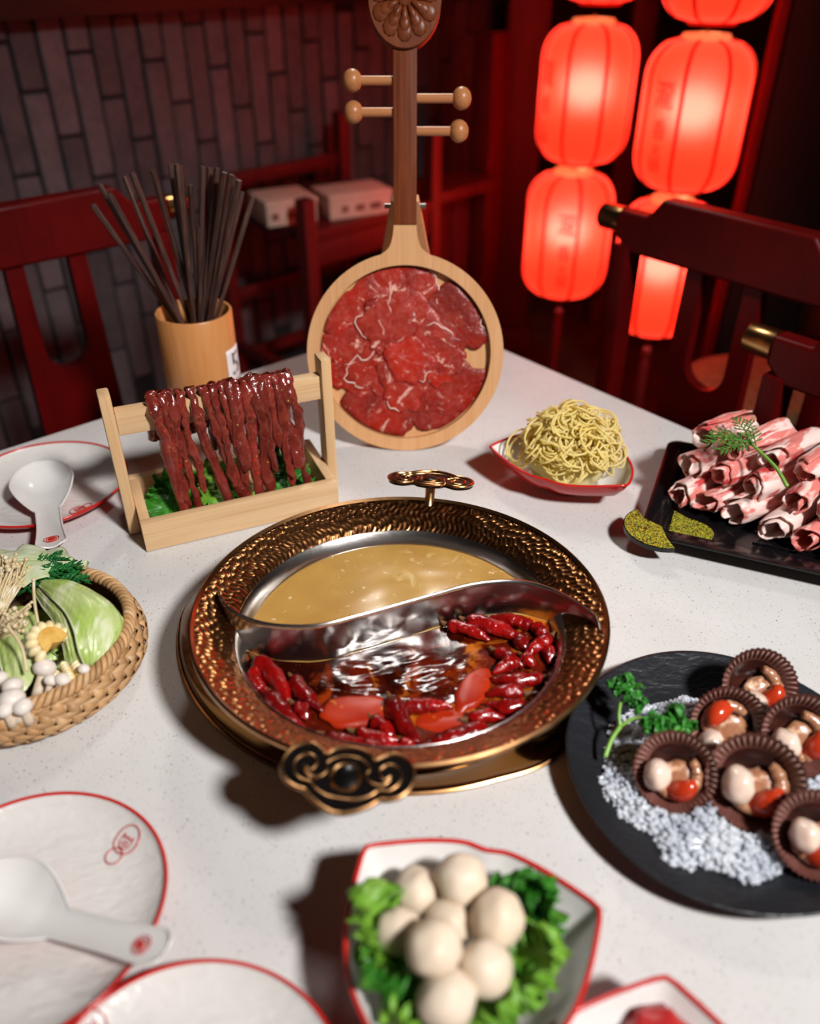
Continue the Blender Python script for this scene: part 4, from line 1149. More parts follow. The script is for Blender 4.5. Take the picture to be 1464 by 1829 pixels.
def plate(c, r, label, em=None, rotz=0.0):
    t = thing('porcelain_plate', label, 'plate', (c[0], c[1], T), (0, 0, rotz), 'white plates with a red rim line')

    def wob(p, q):
        k = 1 + 0.012 * sin(3 * q + 0.5)
        return V((p.x * k, p.y * k, p.z))
    obj('body', lathe([(0, 0.0035), (r * 0.60, 0.0035), (r * 0.80, 0.0060), (r * 0.95, 0.0130), (r * 0.988, 0.0158), (r * 0.99, 0.0166)], 96, wob), M['plate_glaze'], t, smooth=True)
    obj('underside', lathe([(0, 0.0008), (r * 0.55, 0.0005), (r * 0.62, 0.0008), (r * 0.84, 0.0030), (r * 0.985, 0.0125), (r * 1.0, 0.0155)], 96, wob), M['red_glaze'], t, smooth=True)
    obj('rim_line', tube([(wob(V((r * 0.996 * cos(2 * pi * k / 96), r * 0.996 * sin(2 * pi * k / 96), 0.0164)), 2 * pi * k / 96)) for k in range(96)], 0.0013, 8, closed=True), M['red_glaze'], t, smooth=True)
    if em:
        g = V((em[0] - c[0], em[1] - c[1], 0)); g = Matrix.Rotation(-rotz, 3, 'Z') @ g
        prf = [(0, 0.0035), (r * 0.60, 0.0035), (r * 0.80, 0.0060), (r * 0.95, 0.0130), (r * 0.99, 0.0166)]

        def zat(q):
            for (r0, z0), (r1, z1) in zip(prf, prf[1:]):
                if q <= r1: return z0 + (z1 - z0) * (q - r0) / (r1 - r0)
            return 0.0166
        emblem(t, (g.x, g.y), em[2] - rotz, em[3], zat)
    return t


pA, pB, pC_ = (-0.440, 0.843), (-0.2585, 0.3085), (-0.1245, 0.1835)
eA = V((-0.386, 0.795, 0)); eB = gp(226, 1498, T + 0.010); eC = gp(160, 1840, T + 0.012)
plate(pA, 0.0955, 'white plate with red rim at the far left beside the bamboo rack', (eA.x, eA.y, radians(138), 0.0090))
plate(pB, 0.0915, 'white plate with red rim and round emblem at lower left', (eB.x, eB.y, radians(-33), 0.0098))
plate(pC_, 0.0905, 'white plate with red rim cut by the bottom edge', (eC.x, eC.y, radians(40), 0.0098))


def spoon(tip_, end_, ztip, zend, label, em_flip=1):
    """tip_ is the far end of the bowl, end_ the end of the handle."""
    a, b = V((tip_.x, tip_.y, 0)), V((end_.x, end_.y, 0)); L = (b - a).length; d = (b - a).normalized()
    t = thing('soup_spoon', label, 'spoon', (a.x, a.y, ztip), (0, 0, atan2(d.y, d.x)), 'white porcelain soup spoons')
    W = L * 0.172

    def half(u):                        # half width along the spoon
        if u < 0.46: return W * (1 - ((u - 0.235) / 0.235) ** 2 if u < 0.235 else 1 - 0.62 * ((u - 0.235) / 0.225) ** 1.7) ** (0.5 if u < 0.235 else 1.0)
        q = (u - 0.46) / 0.54
        e = max(0.0, (q - 0.86) / 0.14)
        return (W * (0.38 - 0.05 * sin(pi * q)) + W * 0.08 * q) * (1 - 0.45 * e ** 3)

    def base(u):                        # height of the floor of the spoon
        bowl = 0.0 if u < 0.34 else (zend - ztip) * ((u - 0.34) / 0.66) ** 1.25
        return bowl

    def wallh(u):
        if u < 0.46: return L * 0.098 * (1 - 0.86 * max(0, (u - 0.26) / 0.2) ** 1.4)
        return L * 0.0137 + L * 0.004 * (1 - (u - 0.46) / 0.54)

    def rho(u, s, w):
        return sqrt(((u - 0.235) / 0.235) ** 2 + (s * w / W) ** 2) if u < 0.235 else abs(s)

    def top(u, v):
        s = 2 * v - 1; w = max(half(u), 0.0006); h = wallh(u)
        return (u * L, s * w, base(u) + 0.0028 + h * (rho(u, s, w) ** 2.2))

    def bot(u, v):
        s = 2 * v - 1; w = max(half(u), 0.0006) + 0.0006; h = wallh(u)
        return (u * L, s * w, base(u) + (h + 0.0026) * (rho(u, s, w) ** 3.0))
    us = 64
    obj('body', grid(us, 21, lambda u, v: top(0.001 + 0.999 * u, v)), M['porcelain'], t, smooth=True)
    obj('underside', grid(us, 21, lambda u, v: bot(0.001 + 0.999 * u, v)), M['red_glaze'], t, smooth=True)
    rim = [V(top(0.001 + 0.999 * i / 63, 0)) for i in range(64)] + [V(top(1.0, j / 8)) for j in range(1, 8)] + [V(top(0.001 + 0.999 * i / 63, 1)) for i in range(63, -1, -1)]
    obj('lip', tube(rim, 0.0011, 6, closed=True), M['porcelain'], t, smooth=True)
    e = top(0.88, 0.5)
    s = W * 0.22
    for rr in (1.0, 0.66):
        obj('printed_ring', tube([(e[0] + s * rr * cos(2 * pi * k / 30), e[1] + s * rr * sin(2 * pi * k / 30), V(top((e[0] + s * rr * cos(2 * pi * k / 30)) / L, 0.5 + 0.5 * (s * rr * sin(2 * pi * k / 30)) / half(0.88))).z + 0.0004) for k in range(30)], 0.0005, 5, closed=True), M['red_print'], t)
    obj('printed_blot', mv(ico(2, 1, (s * 0.42, s * 0.5, 0.0005)), e[0], e[1], e[2] + 0.0003), M['red_print'], t)
    return t


spoon(gp(76, 850, T + 0.010), gp(97, 990, T + 0.03), T + 0.0080, T + 0.036, 'white soup spoon standing on the far left plate')
spoon(gp(-48, 1590, T + 0.012), gp(300, 1712, T + 0.028), T + 0.0075, T + 0.034, 'white soup spoon lying across the lower left plate')

# ------------------------------------------------------------------ bamboo basket of vegetables
BC = V((-0.343, 0.545, 0))
bas = thing('bamboo_basket', 'round woven bamboo basket of vegetables at the left edge', 'basket', (BC.x, BC.y, T))
BP = spline([(0.066, 0.002, 0), (0.091, 0.007, 0), (0.1015, 0.018, 0), (0.1005, 0.031, 0), (0.0935, 0.0425, 0)], 40)   # outer profile r,z


def bprof(t):
    f = t * 39; k = min(int(f), 38); p = BP[k].lerp(BP[k + 1], f - k); return p.x, p.y


obj('lining', lathe([(0, 0.004)] + [(bprof(j / 24)[0] - 0.0045, bprof(j / 24)[1] + 0.001) for j in range(25)], 64), M['rattan_dark'], bas, smooth=True)
NS = 56
rings_n = 8


def bnorm(t):
    a = bprof(max(0, t - 0.02)); b = bprof(min(1, t + 0.02)); tr, tz = b[0] - a[0], b[1] - a[1]; l = sqrt(tr * tr + tz * tz) or 1
    return tz / l, -tr / l


def stave(phase):
    def f(u, v):
        t = u; r, z = bprof(t); nr, nz = bnorm(t)
        w = 0.0010 * cos(pi * (t * rings_n * 1.0) + phase * pi)
        q = (v - 0.5) * (2 * pi / NS) * 0.80
        rr = r + nr * w; return (rr * cos(q), rr * sin(q), z + nz * w)
    return grid(49, 3, f)


sm = [mesh_of('stave', stave(k_), M['rattan'], True) for k_ in (0, 1)]
for j in range(NS):
    obj('stave', sm[j % 2], None, bas, rot=(0, 0, 2 * pi * (j + 0.5) / NS), thick=0.0007)
for k_ in range(rings_n):
    t0 = (k_ + 0.5) / rings_n

    def f(u, v, k_=k_, t0=t0):
        t = min(1, max(0, t0 + (v - 0.5) * 0.88 / rings_n)); r, z = bprof(t); nr, nz = bnorm(t)
        # passes over one stave and under the next
        w = -0.0010 * cos(pi * u * NS - pi / 2 + pi * 0.5) * (1 if k_ % 2 == 0 else -1)
        q = 2 * pi * u
        return ((r + nr * w) * cos(q), (r + nr * w) * sin(q), z + nz * w)
    obj('weave_band', grid(NS * 5 + 1, 3, f), M['rattan'], bas, smooth=True, thick=0.0007)


# plaited rim: slanting strips laid over a hoop
def rim_strip(u, v):
    q0 = (u - 0.5) * 0.165 + (v - 0.5) * 0.062
    a = -0.5 + u * (pi + 1.2)
    rr = 0.0052 + 0.0007 * sin(pi * v)
    return ((0.0905 + rr * cos(a)) * cos(q0), (0.0905 + rr * cos(a)) * sin(q0), 0.0435 + rr * 1.1 * sin(a))


rs = mesh_of('rim_strip', grid(13, 4, rim_strip), M['rattan'], True)
for j in range(92):
    obj('rim_strip', rs, None, bas, rot=(0, 0, 2 * pi * j / 92), thick=0.0006)
obj('rim_hoop', tube([(0.0905 * cos(2 * pi * k_ / 72), 0.0905 * sin(2 * pi * k_ / 72), 0.0435) for k_ in range(72)], 0.0044, 8, closed=True), M['rattan_dark'], bas, smooth=True)


def at_b(px, py, h): return gp(px, py, T + h)


# big iceberg wedge: folded leaves, each laid between an outer and an inner edge
WEDGE = [([(75, 1038, .062), (130, 1040, .068), (180, 1062, .066), (212, 1095, .056), (216, 1132, .048), (192, 1185, .040), (165, 1200, .034)],
          [(70, 1046, .060), (92, 1068, .066), (116, 1093, .068), (132, 1125, .066), (140, 1160, .056), (150, 1186, .044), (160, 1201, .034)], 0.007, 'large folded pale green lettuce wedge on top in the basket'),
         ([(68, 1050, .056), (95, 1072, .060), (118, 1098, .060), (132, 1128, .058), (140, 1162, .050), (148, 1188, .040), (152, 1198, .034)],
          [(62, 1060, .050), (76, 1084, .052), (92, 1104, .052), (106, 1130, .050), (114, 1160, .046), (118, 1184, .038), (124, 1198, .034)], 0.006, 'inner lettuce leaf between the wedge and the corn'),
         ([(210, 1090, .052), (224, 1112, .046), (226, 1135, .042), (215, 1160, .040), (200, 1180, .038), (185, 1192, .036), (172, 1200, .034)],
          [(180, 1075, .056), (196, 1100, .054), (202, 1128, .052), (198, 1152, .048), (188, 1175, .044), (178, 1188, .040), (168, 1200, .034)], 0.004, 'outermost lettuce leaf of the wedge against the basket wall'),
         ([(62, 1098, .048), (66, 1122, .050), (62, 1150, .050), (64, 1185, .047), (58, 1215, .043), (44, 1236, .040), (28, 1246, .036)],
          [(-18, 1118, .046), (-12, 1140, .049), (-6, 1162, .050), (0, 1185, .049), (5, 1205, .046), (10, 1228, .041), (16, 1242, .036)], 0.006, 'broad lettuce leaf at the left edge under the curved enoki stem')]
for n_, (oe, ie, bulge, lab) in enumerate(WEDGE):
    org = at_b(140, 1150, 0.045)
    eo = spline([at_b(*p) - org for p in oe], 48); ei = spline([at_b(*p) - org for p in ie], 48)

    def f(u, v, n_=n_, bulge=bulge):
        i = round(u * 47); p = eo[i].lerp(ei[i], v)
        k_ = sin(pi * v) * sin(pi * min(1, u * 1.05)) ** 0.6
        return p + V((0, 0, bulge * k_ + 0.0022 * n1(u * 5, v * 5 + n_ * 4) + 0.0012 * n1(u * 4, v * 16, n_) + 0.0008 * n1(u * 22, v * 22, n_)))
    o = thing('lettuce_wedge', lab, 'lettuce', org, (0, 0, 0), 'lettuce wedge leaves')
    obj('blade', grid(48, 26, f), M['iceberg'], o, smooth=True, thick=0.0009)
    obj('leaf_edge', tube([p + V((0, 0, 0.0004)) for p in ei], 0.0009, 6), M['napa'], o, smooth=True)
for n_, (px, py, h, rz, rx, ry, L, W, lab) in enumerate(((40, 1180, 0.028, -0.4, 0.55, -0.2, 0.045, 0.026, 'lettuce leaf behind the corn in the basket'),
                                                         (128, 1205, 0.022, 0.1, 0.5, 0.25, 0.045, 0.016, 'thin lettuce leaf right of the corn in the basket'))):
    put_leaf('lettuce_wedge', lab, 'lettuce', M['iceberg'], at_b(px, py, h), (rx, ry, rz), L, W, 'lettuce wedge leaves', amp=0.004, freq=2.5, curl=-0.8, cup=-0.35, seed=n_ * 5.1 + 8, tip=0.8, frill=0.5)
for n_, (x, y, rz, lab) in enumerate(((-0.395, 0.500, 0.5, 'lettuce leaf under the enoki at the left picture edge'), (-0.385, 0.560, -0.9, 'lettuce leaf below the upper enoki bunch at the left edge'))):
    put_leaf('lettuce_wedge', lab, 'lettuce', M['iceberg'], (x, y, T + 0.026), (0.25, 0.1, rz), 0.062, 0.030, 'lettuce wedge leaves', amp=0.004, freq=2.5, curl=-0.6, cup=-0.3, seed=n_ * 5.1 + 20, tip=0.8, frill=0.5)
put_leaf('napa_leaf', 'crinkled pale napa cabbage leaf on the back rim of the basket', 'cabbage', M['napa'], at_b(-50, 1010, 0.056), (0.12, -0.10, -1.35), 0.105, 0.034, None, rib=M['napa'], amp=0.004, freq=3, curl=-0.5, cup=-0.2, seed=2.2, tip=0.75, frill=0.12)


def frond(m, L, n, spread, seed, fine=0.0009, droop=0.5):
    """a feathery leaf: a stalk with side needles, itself one leaf"""
    rr = random.Random(seed); parts = [tube([(0, L * t, 0.15 * L * sin(2 * t)) for t in [j / 8 for j in range(9)]], [fine * 1.3 * (1 - 0.7 * j / 8) for j in range(9)], 5)]
    for j in range(n):
        t = 0.15 + 0.85 * j / n; s = 1 if j % 2 else -1
        b = V((0, L * t, 0.15 * L * sin(2 * t)))
        d = V((s * spread * (1.1 - 0.7 * t), 0.5 * spread, rr.uniform(-0.2, 0.35) * spread))
        parts.append(tube([b, b + d * 0.6, b + d + V((0, 0.2 * spread, -droop * 0.3 * spread))], [fine, fine * 1.3, fine * 0.3], 4))
        for k_ in (0.35, 0.6, 0.85):
            e = b + d * k_; dd = V((rr.uniform(-0.4, 0.4), 0.6, rr.uniform(-0.3, 0.4))) * spread * 0.45
            parts.append(tube([e, e + dd], [fine, fine * 0.3], 4))
    return join(*parts)


for n_, (px, py, h, rz, rx) in enumerate(((18, 1050, 0.042, -0.75, 0.0), (30, 1062, 0.042, -1.1, 0.0), (60, 1056, 0.042, -1.35, 0.0), (25, 1040, 0.044, -0.9, 0.05), (50, 1042, 0.044, -1.25, 0.05))):
    o = obj('herb_sprig', frond(M['herb'], 0.046, 18, 0.015, n_, 0.0015), M['herb'], None, loc=at_b(px, py, h), rot=(rx, 0, rz), smooth=True)
    tag(o, '%s dark green feathery herb sprig from the left in the basket' % ords[n_], 'herb', 'herb sprigs in the basket')


# corn
def corn_half(loc, rot, label, full=False):
    t = thing('corn_piece', label, 'corn', loc, rot, 'corn pieces in the basket')
    n = 10 if not full else 9
    obj('cob', prism([(0.0135 * cos(pi * j / 16 - 0.2), 0.0135 * sin(pi * j / 16 - 0.2)) for j in range(20)] + [(-0.003, -0.001), (0.004, -0.004)], -0.006, 0.006), M['cob'], t, smooth=30)
    km = mesh_of('kernel', ico(2, 1, (0.0058, 0.0040, 0.0064), 0.1, 2, 3), M['corn'], True)
    for j in range(n):
        q = -0.25 + j * (pi + 0.5) / (n - 1)
        obj('kernel', km, None, t, loc=(0.0165 * cos(q), 0.0165 * sin(q), 0.0), rot=(0, 0, q))
    return t


corn_half(at_b(92, 1150, 0.058), (radians(38), radians(12), radians(68)), 'half round corn slice facing up beside the lettuce wedge')


def corn_side(loc, rot, label):
    t = thing('corn_piece', label, 'corn', loc, rot, 'corn pieces in the basket')
    obj('cob', xf(tube([(0, 0, -0.015), (0, 0, 0.015)], 0.010, 16), Matrix.Identity(4)), M['cob'], t)
    km = mesh_of('kernel', ico(2, 1, (0.0048, 0.0035, 0.0024), 0.1, 2, 3), M['corn'], True)
    for r_ in range(6):
        for j in range(8):
            q = j * 2 * pi / 8
            obj('kernel', km, None, t, loc=(0.0122 * cos(q), 0.0122 * sin(q), -0.0125 + r_ * 0.005), rot=(0, 0, q))


corn_side(at_b(128, 1222, 0.034), (radians(80), 0, radians(35)), 'corn chunk lying sideways by the front rim of the basket')


def mushroom(cap_p, foot_p, r, label):
    t = thing('white_mushroom', label, 'mushroom', foot_p, (0, 0, 0), 'white mushrooms in the basket')
    d = cap_p - foot_p
    obj('stem', tube([d * f for f in (0, 0.3, 0.7, 1.0)], [r * 0.55, r * 0.5, r * 0.45, r * 0.42], 12), M['mushroom_stem'], t, smooth=True)
    vf = ico(3, r, (1, 1, 0.82), 0.05, 2, r * 900)
    q = d.to_track_quat('Z', 'Y').to_matrix().to_4x4()
    obj('cap', xf(vf, Matrix.Translation(d) @ q), M['mushroom'], t, smooth=True)


ml = [((80, 1193), (60, 1262), 0.0095, 'second largest white mushroom, under the corn slice'), ((91, 1215), (75, 1270), 0.0058, 'small white mushroom below the one under the corn'), ((112, 1214), (85, 1275), 0.0068, 'white mushroom right of the pair under the corn'),
      ((22, 1225), (35, 1290), 0.0085, 'white mushroom just above the largest one'), ((20, 1250), (45, 1300), 0.0112, 'largest white mushroom at the front left rim'), ((40, 1262), (60, 1300), 0.0078, 'white mushroom right of the largest one'),
      ((-2, 1212), (20, 1270), 0.0075, 'white mushroom cut by the left picture edge'), ((8, 1268), (30, 1305), 0.0070, 'small white mushroom under the largest one'), ((150, 1195), (135, 1240), 0.0050, 'tiny pale mushroom at the foot of the lettuce wedge')]
for c_, f_, r, lab in ml:
    mushroom(at_b(c_[0], c_[1], 0.050), at_b(f_[0] + 0.3 * (c_[0] - f_[0]), f_[1] - 0.25 * (f_[1] - c_[1]), 0.034), r, lab)


def enoki(n, seed, base, top, sp, capr):
    rr = random.Random(seed); parts = []
    for j in range(n):
        b = V(base) + V((rr.uniform(-1, 1) * sp * 0.35, rr.uniform(-1, 1) * sp * 0.35, rr.uniform(-1, 1) * sp * 0.25))
        e = V(top) + V((rr.uniform(-1, 1) * sp, rr.uniform(-1, 1) * sp, rr.uniform(-1, 1) * sp * 0.8))
        m_ = (b + e) / 2 + V((rr.uniform(-1, 1), rr.uniform(-1, 1), rr.uniform(-0.5, 1))) * sp * 0.3
        parts.append(tube(spline([b, m_, e], 7), 0.0011, 5)); k_ = rr.uniform(0.7, 1.25) * capr
        parts.append(ico(1, k_, (1, 1, 0.9), c=e))
    return join(*parts)


eb = at_b(-10, 1110, 0.040)
e_o = obj('enoki_bunch', enoki(70, 4, (0, 0, 0), at_b(16, 1020, 0.062) - eb, 0.014, 0.0026), M['enoki'], None, loc=eb, smooth=True)
tag(e_o, 'pale enoki mushroom bunch at the left edge above the lettuce', 'enoki', kind='stuff')
eb2 = at_b(-30, 1150, 0.042)
e_o = obj('enoki_bunch', enoki(45, 8, (0, 0, 0), at_b(30, 1105, 0.066) - eb2, 0.012, 0.0022), M['enoki'], None, loc=eb2, smooth=True)
tag(e_o, 'smaller enoki bunch lying below the tall one in the basket', 'enoki', kind='stuff')
for n_, (a, b, lab) in enumerate((((60, 1036), (70, 1125), 'single long enoki stem standing before the lettuce wedge'), ((15, 1120), (48, 1200), 'curved enoki stem lying on the left lettuce leaf'))):
    A, B = at_b(*a, 0.082), at_b(*b, 0.060)
    o = obj('enoki_stem', join(tube(spline([(0, 0, 0), (B - A) * 0.5 + V((0.004 * (1 if n_ else -0.2), 0, 0.003)), B - A], 12), 0.0014, 6), ico(1, 0.0022)), M['enoki'], None, loc=A, smooth=True)
    tag(o, lab, 'enoki')


# ------------------------------------------------------------------ three cornered bowls
def bowl(corner, other, label, side=1, h=0.05, name='porcelain_bowl', spread=1.0, third=None, foot_h=0.010):
    """corner, other: two of its three corners on the rim; the third completes the triangle to the right of corner > other."""
    a, b = V((corner.x, corner.y, 0)), V((other.x, other.y, 0))
    c = third if third else (a + b) / 2 + V((b.y - a.y, -(b.x - a.x), 0)) * 0.866 * side * spread
    cen_ = (a + b + c) / 3
    t = thing(name, label, 'bowl', (cen_.x, cen_.y, T), (0, 0, 0), 'white three cornered bowls with a red rim')
    P3 = [p - cen_ for p in (a, b, c)]
    per = []
    for k_ in range(3):
        p, q = P3[k_], P3[(k_ + 1) % 3]; out = ((p + q) / 2).normalized(); L_ = (q - p).length
        for j in range(26):
            f = j / 26
            e = p.lerp(q, f) + out * (L_ * 0.17 * sin(pi * f) - (L_ * 0.022 * math.exp(-((f - 0.5) / 0.05) ** 2) if k_ == 0 else 0))
            dip = -0.006 * sin(pi * f)
            per.append(V((e.x, e.y, dip)))
    # blunt the corners a little
    n = len(per); per = [(per[i - 1] + per[i] * 4 + per[(i + 1) % n]) / 6 for i in range(n)]

    def lvl(s, z, dipk): return [V((p.x * s, p.y * s, z + p.z * dipk)) for p in per]

    def rnd(s, z, k_):        # closer to a circle towards the bottom
        r0 = sum(p.xy.length for p in per) / n; out = []
        for p in per:
            l = p.xy.length; m_ = (l * (1 - k_) + r0 * 0.9 * k_) * s / l; out.append(V((p.x * m_, p.y * m_, z)))
        return out
    inner = [lvl(0.985, h, 1), [V((p.x, p.y, p.z)) for p in lvl(0.93, h * 0.84, 0.8)], lvl(0.80, h * 0.55, 0.4), rnd(0.62, h * 0.33, 0.4), rnd(0.45, foot_h + 0.007, 0.8), rnd(0.2, foot_h + 0.005, 1), rnd(0.002, foot_h + 0.005, 1)]
    outer = [rnd(0.002, foot_h, 1), rnd(0.46, foot_h, 0.8), rnd(0.65, h * 0.28, 0.4), lvl(0.83, h * 0.50, 0.4), lvl(0.955, h * 0.80, 0.8), lvl(1.0, h - 0.001, 1)]
    obj('inside', loft(inner[::-1]), M['porcelain'], t, smooth=True)
    obj('outside', loft(outer), M['red_glaze'], t, smooth=True)
    obj('rim_line', tube(lvl(0.994, h, 1), 0.0016, 8, closed=True), M['red_glaze'], t, smooth=True)
    obj('foot', loft([rnd(0.44, foot_h + 0.002, 0.8), rnd(0.42, 0.001, 0.8), rnd(0.38, 0.001, 0.8), rnd(0.39, foot_h + 0.002, 0.8)]), M['red_glaze'], t, smooth=40)
    return t, cen_


# bowl of fish balls at the bottom
bb, bcen = bowl(gp(650, 1507, T + 0.060), gp(1075, 1622, T + 0.058), 'white red rimmed three cornered bowl of fish balls at the bottom', 1, 0.058, spread=0.98)
for n_, (px, py, h, r, lab) in enumerate(((825, 1572, 0.066, 47, 'topmost white fish ball at the back of the bowl'), (745, 1594, 0.052, 44, 'creased white fish ball at the back left'), (712, 1664, 0.060, 43, 'white fish ball farthest left with a shadow across it'),
                                          (888, 1640, 0.066, 51, 'white fish ball at the right, above the green leaf'), (800, 1652, 0.052, 46, 'white fish ball half hidden in the middle of the pile'), (775, 1694, 0.078, 52, 'white fish ball on top in the middle front'),
                                          (868, 1730, 0.066, 50, 'white fish ball in front at the right'), (797, 1787, 0.066, 55, 'white fish ball nearest to the bottom edge'))):
    p = gp(px, py, T + h); z = p.y * cos(TH) - (p.z - CH) * sin(TH); rr = r / F * z
    vf = ico(4, rr, (1, 1, 0.94), 0.09, 1.5, n_ * 4.4 + 1)
    if n_ in (1, 2):     # gathered folds
        vf = [v * (1 + 0.05 * sin(6 * atan2(v.y, v.x)) * max(0, v.z / rr)) for v in vf[0]], vf[1]
    o = obj('fish_ball', vf, M['ball'], None, loc=p, rot=(n_, n_ * 0.7, n_ * 2), smooth=True)
    tag(o, lab, 'fish ball', 'fish balls in the white bowl')
for n_, (px, py, h, rz, rx, ry, L, W, m_, lab) in enumerate((
        (720, 1690, 0.044, 1.25, 0.55, 0.1, 0.052, 0.022, 'lettuce_light', 'bright frilly lettuce leaf hanging over the left bowl edge'), (735, 1720, 0.036, 2.3, 0.35, 0, 0.050, 0.024, 'lettuce', 'dark frilly lettuce leaf at the lower left of the bowl'),
        (905, 1690, 0.040, -0.95, 0.55, 0, 0.054, 0.026, 'lettuce', 'dark frilly lettuce leaf at the right of the bowl'), (890, 1740, 0.040, -1.65, 0.40, 0, 0.050, 0.025, 'lettuce_light', 'bright frilly lettuce leaf at the lower right of the bowl'),
        (830, 1770, 0.036, -2.4, 0.30, 0, 0.046, 0.024, 'lettuce_light', 'frilly lettuce leaf under the front fish balls'), (760, 1780, 0.034, 2.75, 0.3, 0, 0.040, 0.022, 'lettuce_light', 'frilly lettuce leaf at the bottom left of the pile'),
        (900, 1660, 0.044, -0.4, 0.7, 0, 0.036, 0.02, 'lettuce', 'small dark lettuce leaf behind the right fish ball'))):
    put_leaf('lettuce_leaf', lab, 'lettuce', M[m_], gp(px, py, T + h), (rx, ry, rz), L, W, 'frilly lettuce leaves in the white bowl', amp=0.0065, freq=6, curl=0.7, cup=0.25, seed=n_ * 1.7 + 3, nu=84, nv=31)

# dish at the bottom right corner
dc = gp(1190, 1740, T + 0.045)
dish, dcen = bowl(V((dc.x, dc.y, 0)), V((dc.x + 0.052, dc.y - 0.150, 0)), 'white red rimmed dish corner poking in at the bottom right', 1, 0.045, third=V((dc.x - 0.125, dc.y - 0.105, 0)))
p = gp(1180, 1838, T + 0.040)
for n_, (dx, dy, lab) in enumerate(((0, 0, 'red meat piece in the dish at the bottom right'), (-0.02, -0.03, 'second red meat piece behind the first in the corner dish'))):
    o = obj('meat_piece', ico(3, 0.016, (1.2, 1.0, 0.6), 0.25, 2, 3 + n_), M['red_food'], None, loc=(p.x + dx, p.y + dy, T + 0.034), smooth=True)
    tag(o, lab, 'meat')

# bowl of noodles
nb_, ncen = bowl(gp(873, 795, T + 0.047), gp(1122, 866, T + 0.046), 'red and white three cornered bowl heaped with yellow noodles', -1, 0.045, third=gp(1112, 742, T + 0.047) * V((1, 1, 0)) if False else V((0.232, 0.925, 0)))
NR = random.Random(9); parts = []
for j in range(240):
    q = NR.uniform(0, 2 * pi); rd = sqrt(NR.uniform(0, 1)); cx, cy = 0.058 * rd * cos(q), 0.050 * rd * sin(q)
    hz = 0.030 + 0.046 * (1 - rd * rd) ** 0.7
    fr = NR.uniform(0.75, 1.0) if j > 90 else NR.uniform(0.4, 0.8)
    c = V((cx, cy, 0.022 + (hz - 0.0) * fr))
    nrm = V((cx * 14, cy * 14, 0.75)).normalized() + V((NR.uniform(-0.7, 0.7), NR.uniform(-0.7, 0.7), 0)); nrm.normalize()
    a_ = nrm.orthogonal().normalized(); b_ = nrm.cross(a_)
    rr = NR.uniform(0.007, 0.019); turns = NR.uniform(0.8, 2.0); ph = NR.uniform(0, 6.28); ell = NR.uniform(0.6, 1.0)
    pth = []
    nn = int(26 * turns) + 8
    for i in range(nn):
        t = i / (nn - 1); an = ph + t * turns * 2 * pi; k_ = rr * (1 + 0.25 * sin(3 * t + j))
        pth.append(c + a_ * (k_ * cos(an)) + b_ * (k_ * ell * sin(an)) + nrm * (0.006 * (t - 0.5)) + V((0.006 * n1(t * 2, j), 0.006 * n1(t * 2, j, 5), 0.003 * n1(t * 3, j, 9))))
    pth = [V((p.x, p.y, max(0.024, p.z))) for p in pth]
    parts.append(tube(pth, 0.00125, 6))
parts.append(ico(3, 1, (0.046, 0.038, 0.034), 0.2, 2, 3, c=(0, 0, 0.028)))
o = obj('noodle_heap', join(*parts), M['noodle'], None, loc=(ncen.x + 0.002, ncen.y + 0.002, T + 0.002), smooth=True)
tag(o, 'heap of curly pale yellow noodles in the red and white bowl', 'noodles', kind='stuff')

# ------------------------------------------------------------------ black tray of lamb rolls
tdir = radians(-22.5); TX = V((cos(tdir), sin(tdir), 0)); TY = V((-TX.y, TX.x, 0))
TO = V((0.248, 0.727, 0))                                 # lower left corner of the tray
tray = thing('black_tray', 'black rectangular tray of rolled lamb slices at the right edge', 'tray', (TO.x, TO.y, T), (0, 0, tdir))
TL, TW, TZ = 0.36, 0.225, 0.022


def rrect(x0, y0, x1, y1, r, n=8):
    out = []
    for cx, cy, a0 in ((x1 - r, y1 - r, 0), (x0 + r, y1 - r, pi / 2), (x0 + r, y0 + r, pi), (x1 - r, y0 + r, 1.5 * pi)):
        for j in range(n + 1):
            q = a0 + j / n * pi / 2; out.append((cx + r * cos(q), cy + r * sin(q)))
    return out


def lv(d, r, z): return [(x, y, z) for x, y in rrect(d, d, TL - d, TW - d, max(r, 0.004))]


obj('body', loft([lv(0.030, 0.012, 0.006), lv(0.022, 0.014, 0.006), lv(0.004, 0.016, TZ - 0.004), lv(0.0, 0.016, TZ - 0.002), lv(0.0, 0.016, TZ), lv(0.018, 0.010, TZ), lv(0.020, 0.009, TZ - 0.0015), lv(0.026, 0.006, 0.0125), lv(0.03, 0.005, 0.012)], True, True, True), M['black_plastic'], tray, smooth=40)
for x in (0.05, TL - 0.05):
    for y in (0.04, TW - 0.04):
        obj('foot', box(0.03, 0.02, 0.006, (x, y, 0.0032), 0.001), M['black_plastic'], tray)
for j in range(7):
    obj('groove_bar', box(0.20, 0.004, 0.0015, (TL * 0.6, 0.045 + j * 0.022, 0.0128), 0.0005), M['black_plastic'], tray)
